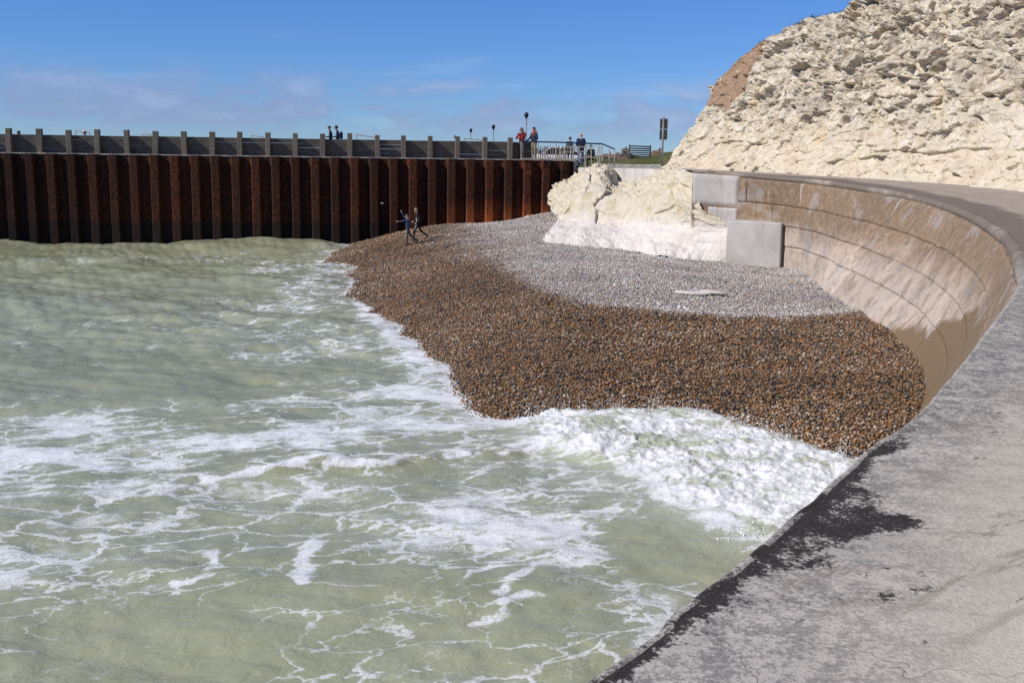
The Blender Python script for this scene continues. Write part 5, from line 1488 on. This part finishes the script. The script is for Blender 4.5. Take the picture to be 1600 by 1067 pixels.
# ================================================================== railings, lamps and what stands behind the pier
def rail_thing(name, label, posts, rails, post_r=.030, rail_r=.026, top_mat=None, group=None):
    """posts: list of (base, top); rails: list of (list of points, radius, material)"""
    c = np.mean([p[0] for p in posts], axis=0); root = thing(name, label, 'railing', tuple(c), 0, group)
    for a, b in posts:
        MB().tube(np.array(a) - c, np.array(b) - c, post_r, n=8).build('post', MGALV, root, smooth=False)
    for pts, r, m in rails:
        MB().path([tuple(np.array(p) - c) for p in pts], r, 8).build('rail', m, root)
    return root
def build_railings():
    y = 60.25
    def R(px, py, yy=y): return at_y(px, py, yy)
    # main guard rail at the end of the pier
    xs = [(814.5, 221, 250), (841, 222.5, 251), (869, 222.5, 252), (896, 224, 253), (915, 224.5, 254), (937, 225.5, 258)]
    posts = [(R(px, b), R(px, t)) for px, t, b in xs]
    top = [R(814.5, 221), R(841, 222), (R(869, 222.5)), R(896, 223.5), R(915, 224.3), R(937, 225)]
    low = [R(814.5, 248.5), R(841, 248.5), R(869, 249), R(890, 251)]
    rail_thing('guard_railing', 'galvanised guard railing with dark blue top rail at the end of the pier', posts, [(top, .04, MBLUE), (low, .03, MGALV)])
    # handrail falling away on the right
    yy = 59.9
    posts = [(R(940.5, 262, yy), R(940.5, 225.5, yy)), (R(952, 258, yy), R(952, 233, yy)), (R(960.5, 262, yy), R(960.5, 233.5, yy))]
    rail_thing('ramp_handrail', 'sloping blue handrail on galvanised posts running down to the path', posts, [([R(937, 224.5, yy), R(942, 225.5, yy), R(960.5, 233.5, yy)], .036, MBLUE), ([R(940.5, 240, yy), R(952, 245, yy), R(960.5, 248, yy)], .022, MGALV)])
    # lower railing round the steps
    yy = 59.5
    posts = [(R(875.5, 252, yy), R(875.5, 236, yy)), (R(882, 252, yy), R(882, 229.5, yy)), (R(892, 252, yy), R(892, 229, yy)), (R(905, 253, yy), R(905, 230.5, yy)), (R(914.5, 263, yy), R(914.5, 229, yy)), (R(924, 263, yy), R(924, 229, yy)), (R(934, 263, yy), R(934, 228, yy))]
    rail_thing('step_railing', 'lower galvanised railing round the steps in front of the seated people', posts,
               [([R(882, 229.5, yy), R(914, 229.8, yy), R(930, 228.5, yy)], .024, MGALV), ([R(875.5, 238.5, yy), R(905, 237.5, yy), R(914, 237, yy)], .022, MGALV), ([R(905, 246.5, yy), R(934, 246.5, yy)], .022, MGALV), ([R(882, 249, yy), R(896, 249, yy)], .02, MGALV)])
    # short handrails on the far side of the pier, only their tops show above the fence
    for px0, py0, px1, py1, lab in ((118, 204.5, 140, 207.5, 'thin pale handrail end showing above the fence beside the pink cap'), (222, 210, 236, 210.5, 'short handrail top just showing above the fence at left'), (393, 211.8, 412, 214.5, 'thin handrail end above the fence left of the walking pair'),
                                    (557, 210.5, 586, 215, 'sloping handrail above the fence right of the walking pair'), (725, 216.5, 757, 219.5, 'thin pale handrail above the fence between two lamp posts')):
        yy = 63.0 + 0.1 * at_y(px0, py0, 60)[0]
        a = at_y(px0, py0, yy); b = at_y(px1, py1, yy)
        f = lambda p: (p[0], p[1], DECK_Z - .03)
        rail_thing('pier_handrail', lab, [(f(a), a), (f(b), b)], [([a, b], .028, MGALV), ([(a[0], a[1], a[2] - .45), (b[0], b[1], b[2] - .45)], .02, MGALV)], .026, group='handrails on the far side of the pier')
build_railings()

def build_lamps():
    MGLOBE = plain('dark_globe', (0.015, 0.018, 0.022), 0.18, 0.1, 4, 0.0, 0.0, 0.6)
    MPOLE = plain('grey_lamp_pole', (0.22, 0.21, 0.20), 0.5, 0.2, 4, 0.1, 0.4)
    for px, py, y, lab in ((822.5, 179.5, 70.0, 'tallest globe lamp post, standing behind the two men at the railing'), (771, 198, 84.0, 'globe lamp post behind the last bay of the timber fence'),
                           (735.7, 203.5, 98.0, 'smaller globe lamp post left of the other lamps behind the fence'), (711.3, 214.0, 116.0, 'farthest globe lamp, half hidden by a fence post')):
        c = at_y(px, py, y); r = .145 if y > 71 else .152
        zb = 4.2
        root = thing('street_lamp', lab, 'lamp', (float(c[0]), y, zb), 0, 'globe lamps behind the pier')
        h = c[2] - zb
        MB().tube((0, 0, 0), (0, 0, h - r * 1.4), .055, .035, 10).build('pole', MPOLE, root, smooth=True)
        MB().tube((0, 0, h - r * 1.7), (0, 0, h - r * .75), .045, .115, 12).build('collar', MGLOBE, root)
        MB().ball((0, 0, h), r, 18, 12).build('globe', MGLOBE, root, smooth=True)
        MB().tube((0, 0, 0), (0, 0, .5), .085, .08, 10).build('base', MPOLE, root)
build_lamps()

def build_gulls():
    MGULL = plain('white_feathers', (0.80, 0.80, 0.80), 0.7, 0.1)
    MGWING = plain('grey_feathers', (0.45, 0.46, 0.48), 0.7, 0.15)
    for px, py, y, rz, lab in ((767, 176.5, 95, .5, 'higher white gull flying over the pier lamps'), (724, 190, 110, -.4, 'lower white gull flying left of the lamps')):
        c = at_y(px, py, y)
        root = thing('gull', lab, 'gull', tuple(c), rz, 'gulls over the pier'); root.scale = (.6, .6, .6)
        mb = MB().ball((0, 0, 0), (.085, .21, .075), 10, 8).ball((0, .22, .03), .055, 8, 6).tube((0, .26, .03), (0, .33, .02), .018, .004, 6)
        mb.tube((0, -.16, 0), (0, -.34, .01), .05, .02, 6)
        mb.build('body', MGULL, root, smooth=True)
        for s in (-1, 1):
            vs = [(s * .05, .10, .03), (s * .32, .12, .16), (s * .66, .0, .10), (s * .34, -.06, .15), (s * .05, -.09, .03)]
            vs += [(x, y_, z - .018) for x, y_, z in vs]
            MB().add(vs, [(0, 1, 3, 4), (1, 2, 3), (9, 8, 6, 5), (8, 7, 6), (0, 5, 6, 1), (1, 6, 7, 2), (2, 7, 8, 3), (3, 8, 9, 4), (4, 9, 5, 0)]).build('wing', MGWING, root)
    c = at_y(597.5, 318, 52.0)
    o = link('thrown_stone', pebble_mesh(91), None, None, tuple(c), (.4, .3, .2)); o.scale = (.16, .16, .20)
    o.data.materials.clear(); o.data.materials.append(MFLINT)
    tag(o, 'pale round stone in mid-air in front of the rusty piles', 'stone', kind='thing')
build_gulls()

def car(label, loc, rz, paint):
    MGL = plain('car_glass', (0.012, 0.016, 0.02), 0.06, 0.1, 3, 0.0, 0.0, 0.7)
    MTY = plain('tyre_rubber', (0.012, 0.012, 0.012), 0.85, 0.2)
    MRIM = plain('alloy_rim', (0.45, 0.45, 0.46), 0.3, 0.1, 3, 0.0, 0.8)
    root = thing('parked_car', label, 'car', loc, rz, 'cars parked behind the pier')
    # body: stations along x of (lower, shoulder) sections, cabin above
    st = [(-2.02, .45, .62, .60), (-1.92, .28, .78, .74), (-1.3, .22, .90, .83), (-.4, .20, .93, .85), (.6, .20, .95, .85), (1.4, .22, .98, .84), (1.88, .28, .96, .78), (2.0, .45, .80, .66)]
    vs, fs = [], []
    for x, lo, hi, w in st:
        mid = (lo + hi) / 2
        for (yy, z) in ((-w * .86, lo), (-w, lo + .14), (-w, mid + .08), (-w * .93, hi), (w * .93, hi), (w, mid + .08), (w, lo + .14), (w * .86, lo)): vs.append((x, yy, z))
    n = 8
    for i in range(len(st) - 1):
        for k in range(n):
            a = i * n + k; b = i * n + (k + 1) % n
            fs.append((a, b, b + n, a + n))
    fs.append(tuple(range(n - 1, -1, -1))); fs.append(tuple(range((len(st) - 1) * n, len(st) * n)))
    MB().add(vs, fs).build('body', paint, root, smooth=True, bevel=0.0)
    cab = [(-1.15, .90, .80), (-.35, 1.43, .60), (1.1, 1.46, .60), (1.85, .96, .74)]
    vs = [];
    for x, z, w in cab: vs += [(x, -w, z), (x, w, z)]
    for x, z, w in cab: vs += [(x, -w * 1.0, .85), (x, w, .85)]
    MB().add([(x, y_, z) for x, y_, z in vs[:8]] + [(cab[0][0], -.8, .84), (cab[0][0], .8, .84), (cab[3][0], -.74, .84), (cab[3][0], .74, .84)],
             [(2, 3, 5, 4), (0, 2, 4, 6), (1, 7, 5, 3), (0, 1, 3, 2), (4, 5, 7, 6), (8, 9, 1, 0), (6, 7, 11, 10), (0, 6, 10, 8), (1, 9, 11, 7)]).build('cabin', paint, root, bevel=.03)
    MB().add([(-1.06, -.72, .955), (-1.06, .72, .955), (-.40, .56, 1.405), (-.40, -.56, 1.405)], [(0, 1, 2, 3)]).build('windscreen', MGL, root).location = (-.035, 0, .02)
    MB().add([(1.80, -.66, 1.01), (1.80, .66, 1.01), (1.16, .56, 1.42), (1.16, -.56, 1.42)], [(0, 3, 2, 1)]).build('rear_window', MGL, root).location = (.035, 0, .02)
    for s in (-1, 1):
        for x0, x1, x2, x3 in ((-.95, .22, .22, -.38), (.30, 1.55, 1.08, .30)):
            w = lambda z: .80 - (z - .9) * .36
            MB().add([(x0, s * w(.96), .96), (x1, s * w(.96), .96), (x2, s * w(1.38), 1.38), (x3, s * w(1.38), 1.38)], [(0, 1, 2, 3)]).build('side_window', MGL, root).location = (0, s * .03, 0)
        for x in (-1.28, 1.28):
            wh = MB().tube((x, s * .62, .31), (x, s * .86, .31), .31, n=20).build('wheel', MTY, root)
            MB().tube((x, s * .80, .31), (x, s * .875, .31), .20, .19, n=14).build('rim', MRIM, wh)
        MB().ball((-1.95, s * .58, .66), (.06, .14, .07), 10, 6).build('headlight', MRIM, root, smooth=True)
        MB().ball((-.78, s * .95, .98), (.06, .09, .06), 8, 6).build('mirror', paint, root, smooth=True)
    return root
def build_behind():
    MPAINT = plain('white_car_paint', (0.78, 0.79, 0.80), 0.25, 0.04, 2, 0.0)
    MPB = plain('blue_car_paint', (0.03, 0.06, 0.16), 0.25, 0.1, 2, 0.0)
    c = at_y(866, 248, 73.0)
    car('white parked car seen through a gap in the paling fence', (float(c[0]), 73.0, 4.25), math.radians(8), MPAINT)
    c = at_y(822, 248, 73.5)
    car('dark blue parked car mostly hidden behind the man at the railing', (float(c[0]) - .6, 74.5, 4.25), math.radians(4), MPB)
    # chestnut paling fences, two lengths
    MPALE = mat_wood('grey_paling_wood', (0.16, 0.13, 0.085), (0.36, 0.30, 0.21), 2.0)
    for x0, x1, y, t0, t1, lab in ((818, 856, 68.6, 226.5, 228.0, 'split paling fence behind the two men at the railing'), (861, 884, 68.2, 228.5, 228.5, 'short pale paling fence to the right of the white car')):
        A = at_y(x0, 248, y); Bp = at_y(x1, 248, y); n = int((Bp[0] - A[0]) / .105)
        root = thing('paling_fence', lab, 'fence', (A[0], y, 4.35), 0, 'paling fences behind the pier')
        for k in range(n):
            f = k / (n - 1); px = x0 + (x1 - x0) * f
            tp = at_y(px, t0 + (t1 - t0) * f, y)[2] - 4.35 + random.uniform(-.05, .05)
            xx = (Bp[0] - A[0]) * f
            if x0 < 820 and 838 < px < 856: tp = min(tp, at_y(px, 228 + (857 - px) * .0, y)[2] - 4.35)
            MB().add([(-.033, 0, 0), (.033, 0, 0), (.03, 0, tp - .08), (0, 0, tp), (-.03, 0, tp - .08)] + [(-.033, .025, 0), (.033, .025, 0), (.03, .025, tp - .08), (0, .025, tp), (-.03, .025, tp - .08)],
                     [(0, 1, 2, 3, 4), (9, 8, 7, 6, 5), (0, 5, 6, 1), (1, 6, 7, 2), (2, 7, 8, 3), (3, 8, 9, 4), (4, 9, 5, 0)]).build('pale', MPALE, root, (xx, random.uniform(-.015, .015), 0), rot=(random.uniform(-.03, .03), random.uniform(-.04, .04), random.uniform(-.2, .2)))
        for zz in (.35, .85):
            MB().tube((0, .03, zz), (Bp[0] - A[0], .03, zz), .012, n=6).build('wire', MGALV, root)
    # dark slatted timber screen on the bank
    y = 71.0
    a = at_y(983.5, 247, y); b = at_y(1016, 243, y)
    root = thing('slat_screen', 'dark slatted timber screen standing on the grass bank', 'screen', tuple(a))
    ba = np.array(root.location)
    for px, t, bt, w in ((983.5, 226, 251, .085), (1016.3, 226.5, 250, .07)):
        p = at_y(px, t, y); q = at_y(px, bt, y)
        MB().box((0, 0, 0), (w, .09, p[2] - q[2])).build('post', MPOST, root, tuple((p + q) / 2 - ba))
    for k in range(6):
        l = at_y(984, 228.5 + 3.75 * k, y); r = at_y(1016, 229.5 + 3.0 * k, y)
        L = np.linalg.norm(r - l)
        MB().box((0, 0, 0), (L, .03, .085)).build('slat', MDARK, root, tuple((l + r) / 2 - ba + np.array([0, -.05, 0])), rot=(0, -math.atan2(r[2] - l[2], r[0] - l[0]), 0))
    # sign seen from behind
    MSIGN = plain('grey_sign_back', (0.10, 0.118, 0.118), 0.5, 0.15, 3, 0.05, 0.3)
    MSPOLE = plain('grey_sign_pole', (0.20, 0.215, 0.21), 0.5, 0.2, 3, 0.05, 0.3)
    y = 61.0
    b = at_y(1034.2, 259, y); t = at_y(1038, 183.5, y)
    root = thing('road_sign', 'tall grey signpost with two panels seen from behind, beside the cliff', 'sign', (b[0], y, 4.5), 0)
    ba = np.array(root.location)
    MB().tube((0, 0, 0), tuple(np.array([b[0], y, t[2]]) - ba), .055, n=12).build('pole', MSPOLE, root, smooth=True)
    for t_, bt in ((185.5, 202.2), (202.3, 219)):
        p0 = at_y(1031, t_, y); p1 = at_y(1043.2, bt, y)
        hh = p0[2] - p1[2] - .02
        pn = MB().box((0, 0, 0), (p1[0] - p0[0], .025, hh)).build('panel', MSIGN, root, (b[0] + .03 - ba[0], -.085 + .17, (p0[2] + p1[2]) / 2 - ba[2]), rot=(0, 0, .22), bevel=.006)
        for dz in (-hh * .3, hh * .3): MB().box((0, -.03, dz), (p1[0] - p0[0] - .06, .03, .04)).build('bracket', MSIGN, pn)
    # low white wall at the foot of the bank
    y = 66.2
    a = at_y(950, 254, y); b = at_y(1036, 257, y)
    root = thing('low_wall', 'low whitewashed wall at the foot of the grass bank', 'wall', (a[0], y, 4.3)); ba = np.array(root.location)
    MWH = plain('whitewashed_masonry', (0.58, 0.55, 0.50), 0.9, 0.3, 3, 0.5)
    n = 5
    for k in range(n):
        xa = a[0] + (b[0] - a[0]) * k / n; w = (b[0] - a[0]) / n
        MB().box((0, 0, 0), (w - .015, .3, .46 + random.uniform(-.03, .02)), 0, .015).build('coping_stone', MWH, root, (xa + w / 2 - ba[0], 0, .13), bevel=.02)
    # far church and houses
    MST = plain('grey_flint_church', (0.23, 0.20, 0.16), 0.95, 0.3, .4, 0.3)
    y = 420.0
    p0 = at_y(971.3, 233, y); p1 = at_y(982, 250, y); w = p1[0] - p0[0]; zt = p0[2]; zb = 2.5
    root = thing('church_tower', 'distant grey stone church tower left of the slatted screen', 'church', ((p0[0] + p1[0]) / 2, y, zb))
    MB().box((0, 0, (zt - zb) / 2), (w, w, zt - zb)).build('tower', MST, root)
    hz = zt - zb
    MB().box((w * .12, 0, hz + .42), (w * .26, w * .26, .9)).build('turret', MST, root)
    for sx in (-.4, -.13, .40): MB().box((w * sx, -w * .42, hz + .16), (w * .13, w * .12, .34)).build('merlon', MST, root)
    MB().box((w * -.05, -w * .51, hz * .72), (w * .17, .08, .9)).build('belfry_window', MDARK, root)
    MB().box((w * -.08, -w * .51, hz * .45), (w * .16, .1, .8)).build('clock_face', MWH, root)
    MROOF = plain('brown_tile_roof', (0.16, 0.085, 0.055), 0.9, 0.3, .6, 0.3); MBR = plain('brick_house_wall', (0.26, 0.15, 0.10), 0.9, 0.3, .6, 0.3); MREN = plain('cream_render', (0.42, 0.36, 0.28), 0.9, 0.2, .6, 0.2)
    def house(lab, px0, px1, pyt, y, wall, hip=.45):
        a = at_y(px0, pyt, y); b = at_y(px1, pyt, y); w = b[0] - a[0]; zt = a[2]; zb = 2.6; h = zt - zb
        root = thing('house', lab, 'house', ((a[0] + b[0]) / 2, y, zb), 0, 'distant houses')
        eave = max(1.0, h * .62); d = 7.0
        MB().box((0, 0, eave / 2), (w, d, eave)).build('wall', wall, root)
        rf = MB().add([(-w / 2 - .2, -d / 2 - .2, eave), (w / 2 + .2, -d / 2 - .2, eave), (w / 2 + .2, d / 2 + .2, eave), (-w / 2 - .2, d / 2 + .2, eave), (-w / 2 + w * .12, 0, h), (w / 2 - w * .12, 0, h)],
                      [(0, 1, 5, 4), (2, 3, 4, 5), (1, 2, 5), (3, 0, 4), (3, 2, 1, 0)]).build('roof', MROOF, root)
        MB().box((w * .3, 0, h + .1), (.6, .6, 1.0)).build('chimney', wall, rf)
        for k in range(max(2, int(w / 2.2))):
            f = (k + .5) / max(2, int(w / 2.2)) - .5
            MB().box((w * f, -d / 2 - .03, eave * .62), (.8, .1, .9)).build('window', MDARK, root)
    house('distant brown-roofed house behind the falling handrail', 942, 956, 240.5, 330, MREN)
    house('distant brick house between handrail and church tower', 955.5, 967, 241.5, 345, MBR)
    house('low distant house at the foot of the church tower', 966, 979, 244.5, 320, MBR)
    house('dark-roofed distant building right of the slatted screen', 1018, 1034, 235.3, 260, MBR)
    # far trees
    MLEAF = plain('dark_far_foliage', (0.028, 0.036, 0.020), 0.9, 0.5, 3, 0.0)
    MTR = plain('bark', (0.06, 0.045, 0.03), 0.9, 0.3)
    for px, py, y, w, lab in ((967, 238.5, 360, 3.2, 'dark distant tree directly left of the church tower'), (960, 240.5, 375, 2.4, 'small dark distant tree left of the church'), (985, 240, 380, 2.6, 'dark distant tree right of the church tower')):
        c = at_y(px, py, y); zb = 2.6; h = c[2] - zb
        root = thing('tree', lab, 'tree', (float(c[0]), y, zb), 0, 'distant trees by the church')
        mb = MB().tube((0, 0, 0), (.1, 0, h * .5), .22, .12, 8)
        for k in range(5):
            an = k * 1.3; mb.tube((.05, 0, h * .35), (math.cos(an) * w * .4, math.sin(an) * w * .4, h * (.6 + .06 * k)), .10, .03, 6)
        mb.build('trunk', MTR, root)
        r = random.Random(px); vs, fs = [], []
        for k in range(900):
            while True:
                v = Vector((r.uniform(-1, 1), r.uniform(-1, 1), r.uniform(-1, 1)))
                if .35 < v.length < 1: break
            cl = 1 + .25 * math.sin(v.x * 5 + px) * math.cos(v.z * 6)
            q = Vector((v.x * w * .62 * cl, v.y * w * .62 * cl, h * .62 + v.z * h * .38 * cl))
            s_ = .22; u1 = Vector((r.uniform(-1, 1), r.uniform(-1, 1), r.uniform(-1, 1))) * s_; u2 = Vector((r.uniform(-1, 1), r.uniform(-1, 1), r.uniform(-1, 1))) * s_
            i = len(vs); vs += [q, q + u1, q + u2]; fs.append((i, i + 1, i + 2))
        MB().add(vs, fs).build('crown', MLEAF, root)
build_behind()

# ================================================================== spray thrown up by the surge
def build_spray():
    X, Y, Z, SZ = [], [], [], []
    cand = RNG.uniform([-1.5, 13.5], [8.5, 22.0], (6000, 2))
    mk = surge_mask(cand[:, 0], cand[:, 1]); bz = beach_z(cand[:, 0], cand[:, 1])
    pr = mk * (0.15 + 1.2 * np.exp(-((bz + .02) / .12) ** 2)) * (cand[:, 0] < np.interp(cand[:, 1], FOOT[8:16, 1], FOOT[8:16, 0]) - .2)
    ctr = cand[RNG.random(len(cand)) < pr * 0.045]
    for cx, cy in ctr:
        n = int(RNG.uniform(30, 130)); w = RNG.uniform(.08, .28); hh = RNG.uniform(.04, .16)
        X.append(cx + RNG.normal(0, w, n)); Y.append(cy + RNG.normal(0, w * .8, n)); Z.append(RNG.exponential(hh, n))
        SZ.append(RNG.uniform(.004, .011, n) * (1 + .8 * (RNG.random(n) > .9)))
    x = np.concatenate(X); y = np.concatenate(Y); zz = np.concatenate(Z); size = np.concatenate(SZ)
    keep = zz < .42; x, y, zz, size = x[keep], y[keep], zz[keep], size[keep]
    h, D, T = water_fields(x, y)
    z = np.maximum(h, beach_z(x, y)) + zz
    print('spray', len(x))
    m_, t, b = new_mat('spray_foam'); setb(t, b, (0.84, 0.86, 0.86), 0.5, None, 0.3)
    shapes = []
    for k in range(3):
        bm = bmesh.new(); bmesh.ops.create_icosphere(bm, subdivisions=1, radius=1)
        r = random.Random(k)
        for v in bm.verts: v.co *= r.uniform(.7, 1.2)
        me = bpy.data.meshes.new('spray_drop'); bm.to_mesh(me); bm.free(); me.materials.append(m_)
        for p in me.polygons: p.use_smooth = True
        shapes.append(me)
    scatter('sea_spray', np.stack([x, y, z], 1), dict(size=size), shapes, m_, 'white droplets of spray over the breaking surge at the shingle edge')
build_spray()
